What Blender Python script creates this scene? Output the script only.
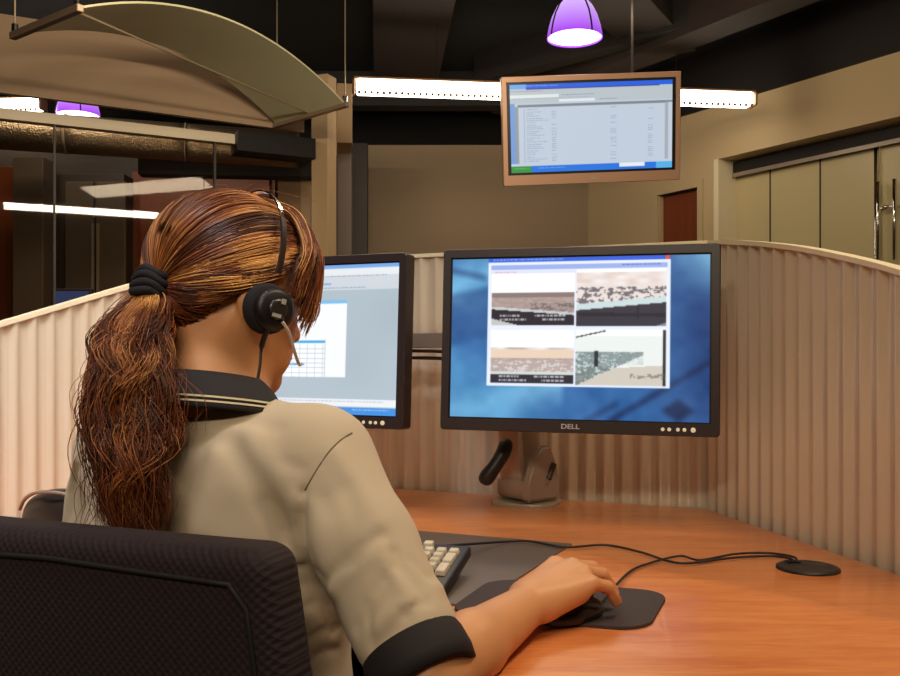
import bpy, bmesh, math, random
import numpy as np
from mathutils import Vector, Matrix
random.seed(7); rng = np.random.default_rng(7)
S = bpy.context.scene; C = S.collection
for o in list(bpy.data.objects): bpy.data.objects.remove(o)

# ------------------------------------------------------------------ camera
CZ = 1.07
cam = bpy.data.objects.new('camera', bpy.data.cameras.new('camera')); C.objects.link(cam)
cam.location = (0, 0, CZ); cam.rotation_euler = (math.pi/2, 0, 0)
cam.data.sensor_width = 36; cam.data.lens = 36; cam.data.shift_y = 17/900; cam.data.clip_start = .02
S.camera = cam
# ------------------------------------------------------------------ world, lights, exposure
w = bpy.data.worlds.new('world'); S.world = w; w.use_nodes = True
w.node_tree.nodes['Background'].inputs[0].default_value = (1, .8, .6, 1)
w.node_tree.nodes['Background'].inputs[1].default_value = .03
S.view_settings.view_transform = 'Standard'; S.view_settings.look = 'None'
S.view_settings.gamma = 1; S.view_settings.use_curve_mapping = False
S.view_settings.exposure = 0.0
def area(name, loc, target, size, power, col=(1, .82, .6), sy=None):
    l = bpy.data.lights.new(name, 'AREA'); l.energy = power; l.color = col; l.size = size
    if sy: l.shape = 'RECTANGLE'; l.size_y = sy
    o = bpy.data.objects.new(name, l); C.objects.link(o); o.location = loc
    o.rotation_euler = (Vector(target)-Vector(loc)).to_track_quat('-Z', 'Y').to_euler(); return o
area('ceiling_light_desk', (.95, 1.15, 2.65), (.3, 1.3, .7), 1.4, 25, (1, .80, .56), .22)
area('ceiling_light_rear', (-.45, -1.1, 2.5), (.1, 1.8, .9), 1.6, 30, (1, .84, .62), .2)
ll = area('ceiling_light_left', (-.75, .55, 2.6), (-1.02, 1.7, .9), 1.0, 9, (.9, .93, 1), .2); ll.data.spread = 1.25
area('ceiling_light_front', (-.1, 2.9, 2.65), (-.35, 1.1, 1.1), 1.4, 15, (1, .80, .55), .05)
area('ceiling_light_hall', (1.0, 4.0, 2.65), (1.9, 5.9, 1.8), 1.6, 7, (1, .8, .55), .08)
area('canopy_fill', (-.2, 2.0, 2.2), (-1.4, 4.2, 2.3), 1.2, 27, (1, .84, .64), .05)  # added fill below ceiling height, no fitting; brightens canopy and bulkhead
area('duct_fill', (-2.2, 4.75, 2.9), (-2.0, 5.6, 1.9), .9, 14, (1, .85, .65), .08)  # added light without a fitting, aimed to brighten the foil duct
area('meeting_room_fill', (-1.5, 4.9, 2.1), (-1.5, 6.4, .9), .9, 3, (1, .75, .5), .04)  # added low fill without a fitting, lifts the meeting room's far side

# ------------------------------------------------------------------ materials
def lin(c): return tuple((x/12.92 if x <= .04045 else ((x+.055)/1.055)**2.4) for x in c)
def s255(*c): return lin([x/255 for x in c])
def mat(name, col, rough=.5, metal=0, spec=.5, noise=None, bump=None, emit=None, coat=0, sheen=0, trans=0):
    """noise=(scale, amount, col2[, stretch]); bump=(kind, scale, strength, distance)"""
    m = bpy.data.materials.new(name); m.use_nodes = True; nt = m.node_tree; b = nt.nodes['Principled BSDF']
    b.inputs['Base Color'].default_value = (*col, 1); b.inputs['Roughness'].default_value = rough
    b.inputs['Metallic'].default_value = metal; b.inputs['Specular IOR Level'].default_value = spec
    b.inputs['Coat Weight'].default_value = coat; b.inputs['Sheen Weight'].default_value = sheen
    b.inputs['Transmission Weight'].default_value = trans
    tc = nt.nodes.new('ShaderNodeTexCoord')
    def mapped(st):
        mp = nt.nodes.new('ShaderNodeMapping'); mp.inputs['Scale'].default_value = st
        nt.links.new(tc.outputs['Object'], mp.inputs['Vector']); return mp.outputs[0]
    if noise:
        n = nt.nodes.new('ShaderNodeTexNoise'); n.inputs['Scale'].default_value = noise[0]; n.inputs['Detail'].default_value = 5
        nt.links.new(mapped(noise[3] if len(noise) > 3 else (1, 1, 1)), n.inputs['Vector'])
        r = nt.nodes.new('ShaderNodeValToRGB'); r.color_ramp.elements[0].position = .5-noise[1]/2; r.color_ramp.elements[1].position = .5+noise[1]/2
        r.color_ramp.elements[0].color = (*noise[2], 1); r.color_ramp.elements[1].color = (*col, 1)
        nt.links.new(n.outputs['Fac'], r.inputs[0]); nt.links.new(r.outputs[0], b.inputs['Base Color'])
    if bump:
        if bump[0] == 'noise': t = nt.nodes.new('ShaderNodeTexNoise'); out = t.outputs['Fac']
        else: t = nt.nodes.new('ShaderNodeTexVoronoi'); out = t.outputs['Distance']
        t.inputs['Scale'].default_value = bump[1]; vec = mapped((1, 1, 1))
        if bump[0] == 'weave':
            t.inputs['Randomness'].default_value = 0; mp = vec.node; mp.inputs['Scale'].default_value = (1, 0, 1); mp2 = nt.nodes.new('ShaderNodeMapping'); mp2.inputs['Rotation'].default_value = (0, .785, 0); nt.links.new(vec, mp2.inputs[0]); vec = mp2.outputs[0]
        nt.links.new(vec, t.inputs['Vector'])
        bp = nt.nodes.new('ShaderNodeBump'); bp.inputs['Strength'].default_value = bump[2]; bp.inputs['Distance'].default_value = bump[3]
        nt.links.new(out, bp.inputs['Height']); nt.links.new(bp.outputs[0], b.inputs['Normal'])
    if emit:
        b.inputs['Emission Color'].default_value = (*emit[0], 1); b.inputs['Emission Strength'].default_value = emit[1]
    return m
def glass_mat(name, tint, gloss=.08, rough=.02, fr=.5):
    m = bpy.data.materials.new(name); m.use_nodes = True; nt = m.node_tree; nt.nodes.remove(nt.nodes['Principled BSDF'])
    t = nt.nodes.new('ShaderNodeBsdfTransparent'); t.inputs[0].default_value = (*tint, 1)
    g = nt.nodes.new('ShaderNodeBsdfGlossy'); g.inputs['Roughness'].default_value = rough; g.inputs[0].default_value = (1, 1, 1, 1)
    lw = nt.nodes.new('ShaderNodeLayerWeight'); lw.inputs[0].default_value = .25
    ad = nt.nodes.new('ShaderNodeMath'); ad.operation = 'MULTIPLY_ADD'; ad.inputs[1].default_value = fr; ad.inputs[2].default_value = gloss
    mx = nt.nodes.new('ShaderNodeMixShader')
    nt.links.new(lw.outputs['Fresnel'], ad.inputs[0]); nt.links.new(ad.outputs[0], mx.inputs[0])
    nt.links.new(t.outputs[0], mx.inputs[1]); nt.links.new(g.outputs[0], mx.inputs[2])
    nt.links.new(mx.outputs[0], nt.nodes['Material Output'].inputs[0]); return m
def wood_mat():
    m = mat('desk_wood', (.5, .2, .06), .32, coat=.25); nt = m.node_tree; b = nt.nodes['Principled BSDF']
    tc = nt.nodes.new('ShaderNodeTexCoord'); mp = nt.nodes.new('ShaderNodeMapping')
    mp.inputs['Rotation'].default_value = (0, 0, .38); mp.inputs['Scale'].default_value = (1.2, 9, 1)
    nt.links.new(tc.outputs['Object'], mp.inputs[0])
    n1 = nt.nodes.new('ShaderNodeTexNoise'); n1.inputs['Scale'].default_value = 3.2; n1.inputs['Detail'].default_value = 8; n1.inputs['Distortion'].default_value = 1.2
    n2 = nt.nodes.new('ShaderNodeTexNoise'); n2.inputs['Scale'].default_value = 26; n2.inputs['Detail'].default_value = 4
    nt.links.new(mp.outputs[0], n1.inputs[0]); nt.links.new(mp.outputs[0], n2.inputs[0])
    mx = nt.nodes.new('ShaderNodeMix'); mx.inputs[0].default_value = .35
    nt.links.new(n1.outputs['Fac'], mx.inputs[2]); nt.links.new(n2.outputs['Fac'], mx.inputs[3])
    r = nt.nodes.new('ShaderNodeValToRGB'); e = r.color_ramp.elements
    e[0].position = .3; e[0].color = (*s255(196, 104, 52), 1); e[1].position = .68; e[1].color = (*s255(226, 146, 84), 1)
    nt.links.new(mx.outputs[0], r.inputs[0]); nt.links.new(r.outputs[0], b.inputs['Base Color']); return m
def vcol_mat(name, emit=0, rough=.5, spec=.5, aniso=0):
    m = bpy.data.materials.new(name); m.use_nodes = True; nt = m.node_tree; b = nt.nodes['Principled BSDF']
    a = nt.nodes.new('ShaderNodeAttribute'); a.attribute_name = 'Col'
    b.inputs['Roughness'].default_value = rough; b.inputs['Specular IOR Level'].default_value = spec
    if emit:
        b.inputs['Base Color'].default_value = (.01, .01, .01, 1)
        nt.links.new(a.outputs['Color'], b.inputs['Emission Color']); b.inputs['Emission Strength'].default_value = emit
    else:
        nt.links.new(a.outputs['Color'], b.inputs['Base Color'])
    return m
M = dict(
 wood=wood_mat(),
 panel=mat('corrugated_panel', s255(218, 204, 184), .22, .1, noise=(3, .8, s255(210, 194, 170))),
 cream=mat('cream_trim', s255(236, 222, 190), .4),
 rail=mat('grey_rail', s255(150, 134, 120), .4, .3),
 bezel=mat('black_bezel_plastic', s255(46, 36, 36), .38, bump=('noise', 900, .15, .0005)),
 bezel_in=mat('inner_bezel', s255(10, 8, 12), .4),
 silver=mat('silver_plastic', s255(178, 156, 136), .35, .2),
 basegrey=mat('stand_grey', s255(150, 132, 118), .4, .15),
 platelight=mat('stand_plate', s255(165, 152, 132), .4, .3),
 black=mat('black_rubber', s255(22, 18, 18), .45),
 cord=mat('black_cord', s255(30, 22, 20), .5),
 deskmat=mat('desk_mat_vinyl', s255(92, 78, 68), .5, bump=('noise', 500, .2, .0006)),
 pad=mat('mouse_pad_cloth', s255(58, 46, 46), .8, bump=('noise', 900, .3, .0005)),
 mouse=mat('mouse_plastic', s255(20, 16, 16), .25),
 key=mat('keycap_glare', s255(206, 194, 170), .45),  # black keys coloured pale to carry the glare on their tops
 keybody=mat('keyboard_black', s255(18, 14, 16), .45),
 shirt=mat('shirt_pique', s255(204, 186, 160), .9, sheen=.1, noise=(14, .9, s255(194, 175, 148)), bump=('noise', 900, .3, .0006)),
 blackcloth=mat('black_cloth', s255(30, 24, 26), .8, bump=('noise', 700, .3, .001)),
 stripe=mat('white_stripe', s255(200, 185, 150), .8),
 seam=mat('shirt_seam', s255(120, 105, 82), .9),
 skin=mat('skin', s255(218, 158, 108), .48, noise=(9, .9, s255(206, 140, 92)), bump=('noise', 260, .15, .0012)),
 nail=mat('nail', s255(225, 165, 130), .25),
 lips=mat('lips', s255(160, 75, 62), .4),
 white=mat('eye_white', (.8, .78, .74), .2), iris=mat('iris', (.06, .03, .015), .2),
 trousers=mat('trousers', s255(34, 30, 34), .85),
 chair=mat('chair_fabric', s255(40, 23, 28), .85, noise=(300, .3, s255(30, 17, 21)), bump=('weave', 160, 1.0, .0016)),
 piping=mat('chair_piping', s255(22, 13, 16), .7),
 hairdark=mat('hair_base', s255(44, 22, 12), .6),
 hair=vcol_mat('hair_strands', 0, .42, .45),
 chrome=mat('chrome', (.75, .72, .68), .15, 1),
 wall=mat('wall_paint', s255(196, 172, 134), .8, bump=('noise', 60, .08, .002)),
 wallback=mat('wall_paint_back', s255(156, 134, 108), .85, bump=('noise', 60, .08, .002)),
 olive=mat('interior_wall', s255(206, 190, 140), .8),
 ceil=mat('black_ceiling', s255(8, 5, 5), .95),
 duct=mat('painted_duct', s255(38, 25, 20), .8),
 darkbeam=mat('dark_beam', s255(20, 12, 11), .7),
 bulk=mat('bulkhead_paint', s255(170, 142, 112), .75),
 col=mat('column_paint', s255(186, 156, 118), .7),
 canopy=mat('canopy_sheet', s255(232, 222, 180), .4, spec=.5, noise=(2.2, .9, s255(200, 198, 156))),
 bar=mat('canopy_bar', s255(160, 138, 116), .35, .5),
 wire=mat('steel_wire', s255(190, 170, 140), .35, .6),
 foil=mat('duct_foil', s255(190, 170, 140), .3, .9, noise=(90, .9, s255(120, 100, 80), (1, 1, 2)), bump=('noise', 110, .8, .008)),
 doorwood=mat('door_wood', s255(130, 62, 28), .45, noise=(5, .8, s255(108, 48, 20), (6, 6, .6))),
 greypanel=mat('grey_panel', s255(84, 70, 58), .5),
 darkpanel=mat('dark_panel', s255(52, 40, 34), .5),
 carpet=mat('carpet', s255(60, 52, 48), .95, bump=('noise', 300, .4, .004)),
 glass=glass_mat('clear_glass', (.86, .84, .8), .008, .02, .1), 
 frost=mat('frosted_glass', s255(196, 180, 136), .35, spec=.5),
 tube=mat('lamp_diffuser', (1, 1, 1), .5, emit=((1, .87, .66), 10)),
 louver=mat('lamp_louver', s255(120, 88, 60), .5, .1),
 purple=mat('purple_shade', s255(110, 40, 200), .3, emit=(s255(140, 62, 240), .9)),
 purplein=mat('lamp_glow', (1, 1, 1), .5, emit=((1, .93, .85), 3.5)),
 tv=mat('tv_frame', s255(205, 160, 128), .4, .2),
 led=mat('indicator', s255(190,170,130), .3, emit=((1, .85, .6), .35)),
 logo=mat('logo_silver', s255(200, 196, 190), .3, .3),
 foam=mat('foam_black', s255(26, 20, 24), .9, bump=('noise', 500, .5, .001)),
 headgrey=mat('headset_grey', s255(70, 62, 58), .3, .5),
 clear=mat('mic_tube', s255(214, 200, 180), .25, spec=.6),
 lens=glass_mat('lens', (.8, .88, .95), .25), leather=mat('black_leather', s255(40, 32, 28), .38),
 screen=vcol_mat('screen_glow', 1.0, .35, .3),
)

nt = M['purple'].node_tree; tc = nt.nodes.new('ShaderNodeTexCoord'); sx = nt.nodes.new('ShaderNodeSeparateXYZ'); mr = nt.nodes.new('ShaderNodeMapRange'); rp = nt.nodes.new('ShaderNodeValToRGB')
mr.inputs[1].default_value = 0; mr.inputs[2].default_value = .2; e = rp.color_ramp.elements; e[0].position = 0; e[0].color = (*s255(168, 70, 236), 1); e[1].position = .75; e[1].color = (*s255(226, 190, 255), 1)
nt.links.new(tc.outputs['Object'], sx.inputs[0]); nt.links.new(sx.outputs[2], mr.inputs[0]); nt.links.new(mr.outputs[0], rp.inputs[0]); nt.links.new(rp.outputs[0], nt.nodes['Principled BSDF'].inputs['Emission Color'])
# ------------------------------------------------------------------ object helpers
WM = {}
def tag(o, label, cat, group=None):
    o['label'] = label; o['category'] = cat
    if group: o['group'] = group
    return o
def thing(name, label, cat, loc=(0, 0, 0), rz=0, group=None):
    o = bpy.data.objects.new(name, None); C.objects.link(o); o.empty_display_size = .05
    o.location = loc; o.rotation_euler = (0, 0, rz)
    WM[o] = Matrix.Translation(loc) @ Matrix.Rotation(rz, 4, 'Z'); return tag(o, label, cat, group)
def link(name, me, m, parent=None, world=True, smooth=False, loc=None, MX=None):
    """mesh given in world coordinates (or local to frame MX) becomes one object under parent"""
    X = MX or Matrix.Identity(4)
    if parent is not None: X = WM[parent].inverted() @ X
    if X != Matrix.Identity(4): me.transform(X)
    if smooth: me.polygons.foreach_set('use_smooth', [True]*len(me.polygons))
    me.materials.clear(); me.materials.append(m); me.update()
    o = bpy.data.objects.new(name, me); C.objects.link(o)
    if parent is not None: o.parent = parent; WM[o] = WM[parent]
    else: WM[o] = Matrix.Identity(4)
    return o
def struct(o): o['kind'] = 'structure'; return o
class B:
    """mesh collector"""
    def __init__(s): s.bm = bmesh.new()
    def box(s, c, d, R=None, bev=0, seg=2, taper=None):
        b2 = bmesh.new(); bmesh.ops.create_cube(b2, size=1)
        for v in b2.verts:
            v.co = Vector((v.co.x*d[0], v.co.y*d[1], v.co.z*d[2]))
            if taper and v.co.z > 0: v.co.x *= taper; v.co.y *= taper
        if bev: bmesh.ops.bevel(b2, geom=b2.edges[:], offset=bev, segments=seg, profile=.5, affect='EDGES')
        X = Matrix.Translation(c) @ (R.to_4x4() if R else Matrix.Identity(4)); b2.transform(X); s.add(b2); return s
    def add(s, b2):
        me = bpy.data.meshes.new('t'); b2.to_mesh(me); b2.free(); s.bm.from_mesh(me); bpy.data.meshes.remove(me)
    def tube(s, pts, r, n=8, cap=True, closed=False):
        pts = [Vector(p) for p in pts]; N = len(pts); rs = r if hasattr(r, '__len__') else [r]*N; rings = []; up = None
        for i, p in enumerate(pts):
            a = pts[(i-1) % N] if closed or i > 0 else pts[i]; b = pts[(i+1) % N] if closed or i < N-1 else pts[i]
            t = (b-a).normalized()
            if up is None: up = Vector((0, 0, 1)) if abs(t.z) < .9 else Vector((1, 0, 0))
            x = t.cross(up).normalized(); up = x.cross(t).normalized()
            rings.append([s.bm.verts.new(p+(x*math.cos(2*math.pi*k/n)+up*math.sin(2*math.pi*k/n))*rs[i]) for k in range(n)])
        for i in range(N if closed else N-1):
            A, D = rings[i], rings[(i+1) % N]
            for k in range(n): s.bm.faces.new((A[k], A[(k+1) % n], D[(k+1) % n], D[k]))
        if cap and not closed: s.bm.faces.new(rings[0][::-1]); s.bm.faces.new(rings[-1])
        return s
    def lathe(s, prof, c=(0, 0, 0), n=24, R=None, cap=True):
        X = Matrix.Translation(c) @ (R.to_4x4() if R else Matrix.Identity(4)); rings = []
        for (r, z) in prof: rings.append([s.bm.verts.new(X @ Vector((r*math.cos(2*math.pi*k/n), r*math.sin(2*math.pi*k/n), z))) for k in range(n)])
        for A, D in zip(rings, rings[1:]):
            for k in range(n): s.bm.faces.new((A[k], A[(k+1) % n], D[(k+1) % n], D[k]))
        if cap: s.bm.faces.new(rings[0][::-1]); s.bm.faces.new(rings[-1])
        return s
    def prism(s, poly, z0, z1, bev=0):
        b2 = bmesh.new(); lo = [b2.verts.new((*p, z0)) for p in poly]; hi = [b2.verts.new((*p, z1)) for p in poly]; n = len(poly)
        b2.faces.new(hi); b2.faces.new(lo[::-1])
        for k in range(n): b2.faces.new((lo[k], lo[(k+1) % n], hi[(k+1) % n], hi[k]))
        bmesh.ops.recalc_face_normals(b2, faces=b2.faces[:])
        if bev:
            es = [e for e in b2.edges if abs(e.verts[0].co.z-z1) < 1e-6 and abs(e.verts[1].co.z-z1) < 1e-6]
            bmesh.ops.bevel(b2, geom=es, offset=bev, segments=2, profile=.5, affect='EDGES')
        s.add(b2); return s
    def grid(s, P):   # P[i][j] points
        V = [[s.bm.verts.new(p) for p in row] for row in P]
        for a, b in zip(V, V[1:]):
            for j in range(len(a)-1): s.bm.faces.new((a[j], a[j+1], b[j+1], b[j]))
        return s
    def mesh(s):
        bmesh.ops.recalc_face_normals(s.bm, faces=s.bm.faces[:]); me = bpy.data.meshes.new('m'); s.bm.to_mesh(me); s.bm.free(); return me
    def obj(s, name, m, parent=None, smooth=False, MX=None, label=None):
        o = link(name, s.mesh(), m, parent, smooth=smooth, MX=MX)
        if label: o['label'] = label
        return o
def soften(o, ang=40):
    me = o.data; me.polygons.foreach_set('use_smooth', [True]*len(me.polygons))
    bm = bmesh.new(); bm.from_mesh(me)
    for e in bm.edges:
        if len(e.link_faces) == 2 and e.calc_face_angle(0) > math.radians(ang): e.smooth = False
    bm.to_mesh(me); bm.free(); return o
def P(px, py, Y): return Vector(((px-450)/900*Y, Y, CZ-(py-355)/900*Y))
def Rz(a): return Matrix.Rotation(a, 3, 'Z')
def rotm(yaw, tilt, roll): return Matrix.Rotation(yaw, 3, 'Z') @ Matrix.Rotation(tilt, 3, 'X') @ Matrix.Rotation(roll, 3, 'Y')
def frame(o, R): return Matrix.Translation(o) @ R.to_4x4()
def spline(pts, n):
    pts = np.array([list(p) for p in pts], float); N = len(pts); out = []
    for t in np.linspace(0, N-1, n):
        i = min(int(t), N-2); f = t-i; p0 = pts[max(i-1, 0)]; p1 = pts[i]; p2 = pts[i+1]; p3 = pts[min(i+2, N-1)]
        out.append(.5*((2*p1)+(-p0+p2)*f+(2*p0-5*p1+4*p2-p3)*f*f+(-p0+3*p1-3*p2+p3)*f**3))
    return np.array(out)
def rrect(w, h, r, n=6):
    out = []
    for cx, cy, a0 in ((w/2-r, h/2-r, 0), (-w/2+r, h/2-r, 90), (-w/2+r, -h/2+r, 180), (w/2-r, -h/2+r, 270)):
        for k in range(n+1):
            a = math.radians(a0+90*k/n); out.append((cx+r*math.cos(a), cy+r*math.sin(a)))
    return out
def fast_mesh(V, F):
    V = np.asarray(V, np.float32); F = np.asarray(F, np.int32); me = bpy.data.meshes.new('m')
    me.vertices.add(len(V)); me.vertices.foreach_set('co', V.ravel())
    k = F.shape[1]; me.loops.add(F.size); me.loops.foreach_set('vertex_index', F.ravel())
    me.polygons.add(len(F)); me.polygons.foreach_set('loop_start', np.arange(len(F), dtype=np.int32)*k)
    me.update(calc_edges=True); return me

# ------------------------------------------------------------------ implicit surfaces
def cone(a, b, ra, rb, k=.01): return ('c', np.array(a, float), np.array(b, float), ra, rb, k)
def ell(c, r, R=None, k=.01, sub=False): return ('e', np.array(c, float), np.array(r, float), np.eye(3) if R is None else np.array(R, float), k, sub)
def ev(p, X):
    if p[0] == 'c':
        _, a, b, ra, rb, _k = p; ab = b-a; L = max(ab@ab, 1e-12); t = np.clip((X-a)@ab/L, 0, 1)
        return np.sqrt((((X-a)-t[:, None]*ab)**2).sum(1))-(ra+t*(rb-ra))
    if p[0] == 'e':
        _, c, r, R, _k, _s = p; q = (X-c)@R; k0 = np.sqrt(((q/r)**2).sum(1)); k1 = np.sqrt(((q/r**2)**2).sum(1))+1e-9
        return k0*(k0-1)/k1
    return p[1](X)
def kof(p): return p[-1] if p[0] == 'c' else (p[4] if p[0] == 'e' else p[2])
def evall(prims, X):
    d = np.full(len(X), 1e3)
    for p in prims:
        e = ev(p, X); k = kof(p)
        if p[0] == 'e' and p[5]:
            e = -e; h = np.maximum(k-abs(d-e), 0)/k; d = np.maximum(d, e)+h*h*k/4
        else:
            h = np.maximum(k-abs(d-e), 0)/k; d = np.minimum(d, e)-h*h*k/4
    return d
def sdf_mesh(prims, lo, hi, h, post=None, nb=12):
    lo = np.array(lo, float); hi = np.array(hi, float)
    nblk = np.ceil((hi-lo)/(h*nb)).astype(int); n = nblk*nb+1
    F = np.ones(n, np.float32)
    bi = np.stack(np.meshgrid(*[np.arange(x) for x in nblk], indexing='ij'), -1).reshape(-1, 3)
    cen = lo+(bi+.5)*nb*h; D = np.stack([ev(p, cen) for p in prims]); half = nb*h*.87
    add = [i for i, p in enumerate(prims) if not (p[0] == 'e' and p[5])]
    dmin = D[add].min(0); g = np.arange(nb+1); loc = np.stack(np.meshgrid(g, g, g, indexing='ij'), -1).reshape(-1, 3)*h
    kk = max(kof(p) for p in prims)
    for q in range(len(bi)):
        i, j, k = bi[q]*nb
        if abs(dmin[q]) > half*1.6+kk*1.2:
            if dmin[q] < 0: F[i:i+nb+1, j:j+nb+1, k:k+nb+1] = -1
            continue
    for q in range(len(bi)):
        if abs(dmin[q]) > half*1.6+kk*1.2: continue
        i, j, k = bi[q]*nb
        sel = [p for a, p in enumerate(prims) if D[a, q] < dmin[q]+2.6*half+kk]
        X = loc+lo+bi[q]*nb*h
        v = evall(sel, X)
        if post: v = post(X, v)
        F[i:i+nb+1, j:j+nb+1, k:k+nb+1] = v.reshape(nb+1, nb+1, nb+1)
    s = F < 0; c = np.zeros(n-1, np.uint8)
    for a in (0, 1):
        for b in (0, 1):
            for d in (0, 1): c += s[a:n[0]-1+a, b:n[1]-1+b, d:n[2]-1+d]
    act = np.argwhere((c > 0) & (c < 8)); idx = -np.ones(n-1, np.int32); idx[tuple(act.T)] = np.arange(len(act))
    acc = np.zeros((len(act), 3)); cnt = np.zeros(len(act)); cor = [(a, b, d) for a in (0, 1) for b in (0, 1) for d in (0, 1)]
    for x in range(8):
        for y in range(x+1, 8):
            if sum(abs(np.array(cor[x])-cor[y])) != 1: continue
            f0 = F[tuple((act+cor[x]).T)]; f1 = F[tuple((act+cor[y]).T)]; m = (f0 < 0) != (f1 < 0)
            t = np.where(m, f0/(np.where(m, f0-f1, 1)), 0)[:, None]
            acc += np.where(m[:, None], np.array(cor[x])*(1-t)+np.array(cor[y])*t, 0); cnt += m
    V = lo+(act+acc/cnt[:, None])*h; Q = []
    for ax in range(3):
        u, v = [(1, 2), (2, 0), (0, 1)][ax]; sl0 = [slice(None)]*3; sl1 = [slice(None)]*3; sl0[ax] = slice(0, -1); sl1[ax] = slice(1, None)
        e = np.argwhere(s[tuple(sl0)] != s[tuple(sl1)])
        ok = (e[:, u] > 0) & (e[:, v] > 0) & (e[:, u] < n[u]-1) & (e[:, v] < n[v]-1); e = e[ok]
        du = np.zeros(3, int); du[u] = 1; dv = np.zeros(3, int); dv[v] = 1
        q = np.stack([idx[tuple((e-du-dv).T)], idx[tuple((e-dv).T)], idx[tuple(e.T)], idx[tuple((e-du).T)]], 1)
        inside = s[tuple(e.T)]; q[~inside] = q[~inside][:, ::-1]; Q.append(q)
    Q = np.concatenate(Q); Q = Q[(Q >= 0).all(1)]
    return V, Q
def smooth_mesh(V, Q, it=2, lam=.5):
    for _ in range(it):
        acc = np.zeros_like(V); cnt = np.zeros(len(V))
        for a in range(4):
            for b in (1, 3): np.add.at(acc, Q[:, a], V[Q[:, (a+b) % 4]]); np.add.at(cnt, Q[:, a], 1)
        V = V+(acc/np.maximum(cnt, 1)[:, None]-V)*lam
    return V

# ================================================================== SETTING
ZT = 2.71                                      # top of the painted walls
cor = Vector((1.08, 7.03, 0)); e_ = Vector((.528, -.849, 0)); nin = Vector((-.849, -.528, 0))
def W(s, d, z): return cor+e_*s+nin*d+Vector((0, 0, z))
aw = math.atan2(e_.y, e_.x)
def wallbox(b, s0, s1, d0, d1, z0, z1):
    b.box(W((s0+s1)/2, (d0+d1)/2, (z0+z1)/2), (s1-s0, abs(d1-d0), z1-z0), Rz(aw)); return b
struct(B().box((1.5, 2.2, -.05), (15, 13.5, .1)).obj('floor', M['carpet']))
struct(B().box((1.5, 2.2, 3.15), (15, 13.5, .1)).obj('ceiling', M['ceil']))
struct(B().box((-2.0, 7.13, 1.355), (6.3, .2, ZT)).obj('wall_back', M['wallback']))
struct(B().box((-2.0, 7.16, 2.91), (6.3, .2, .38)).obj('trim_1', M['ceil']))
struct(B().box((-5.2, 2.2, 1.55), (.2, 9.8, 3.1)).obj('wall_left', M['wall']))
struct(B().box((1.2, -2.8, 1.55), (13, .2, 3.1)).obj('wall_rear', M['wall']))
wr = B(); wallbox(wr, -.1, .77, -.15, 0, 0, ZT); wallbox(wr, 1.13, 1.29, -.2, 0, 0, ZT); wallbox(wr, .77, 1.13, -.15, 0, 2.2, ZT)
wallbox(wr, 1.29, 4.2, -.2, 0, 2.36, ZT); wallbox(wr, 4.2, 11.9, -.2, 0, 0, ZT)
struct(wr.obj('wall_right', M['wall']))
struct(wallbox(B(), -.1, 11.9, -.2, .02, ZT, 3.1).obj('trim_2', M['darkbeam']))
struct(wallbox(B(), 1.0, 4.4, -1.1, -1.0, 0, 3.1).obj('wall_interior', M['olive']))
struct(wallbox(B(), 1.2, 4.4, -1.0, -.2, 2.5, 2.6).obj('trim_3', M['cream']))
area('interior_light', W(2.4, -.55, 2.45), W(2.4, -.8, 1), .5, 4, (1, .88, .62))
struct(wallbox(B(), 1.27, 1.31, -.175, .01, 0, 2.36).obj('trim_4', M['cream']))
# door in right wall
dr = wallbox(B(), .77, 1.13, -.07, -.035, 0, 2.19).obj('door_1', M['doorwood']); struct(dr)
f = B(); wallbox(f, .70, .765, -.03, .02, 0, 2.25); wallbox(f, 1.135, 1.18, -.03, .02, 0, 2.25); wallbox(f, .765, 1.135, -.03, .02, 2.20, 2.25)
f.obj('door_frame', M['wall'], dr)
B().tube([W(.82, .02, 1.62), W(.82, .02, 1.85)], .012).tube([W(.82, .02, 1.66), W(.82, -.035, 1.66)], .008).obj('door_handle', M['chrome'], dr, True)
# glass storefront on the right
gs = wallbox(B(), 1.31, 4.2, -.2, -.13, 2.27, 2.35).obj('window_1', M['darkbeam']); struct(gs)
wallbox(B(), 1.31, 4.2, -.125, -.12, 2.25, 2.275).obj('track_lip', M['rail'], gs)
js = [1.30, 1.578, 1.944, 2.33, 3.25, 4.2]
for a, b_ in zip(js, js[1:]): wallbox(B(), a+.004, b_-.004, -.18, -.17, .02, 2.29).obj('pane', M['frost'] if a < 2.3 else M['frost'], gs)
for a in (1.578, 1.944): wallbox(B(), a-.004, a+.004, -.185, -.165, .02, 2.29).obj('joint', M['darkpanel'], gs)
B().tube([W(2.32, -.15, .1), W(2.32, -.15, 2.38)], .011).obj('door_edge_rail', M['chrome'], gs, True, label='polished chrome edge')
for s_ in (2.352, 2.45):
    B().tube([W(s_, -.12, 1.60), W(s_, -.12, 2.05)], .011).tube([W(s_, -.12, 1.9), W(s_, -.17, 1.9)], .007).obj('pull_handle', M['chrome'], gs, True)
B().tube([W(2.352, -.12, 1.9), W(2.45, -.12, 1.9)], .006).lathe([(.014, -.01), (.014, .01)], W(2.4, -.12, 1.9), 12).obj('lock', M['chrome'], gs, True)
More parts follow.
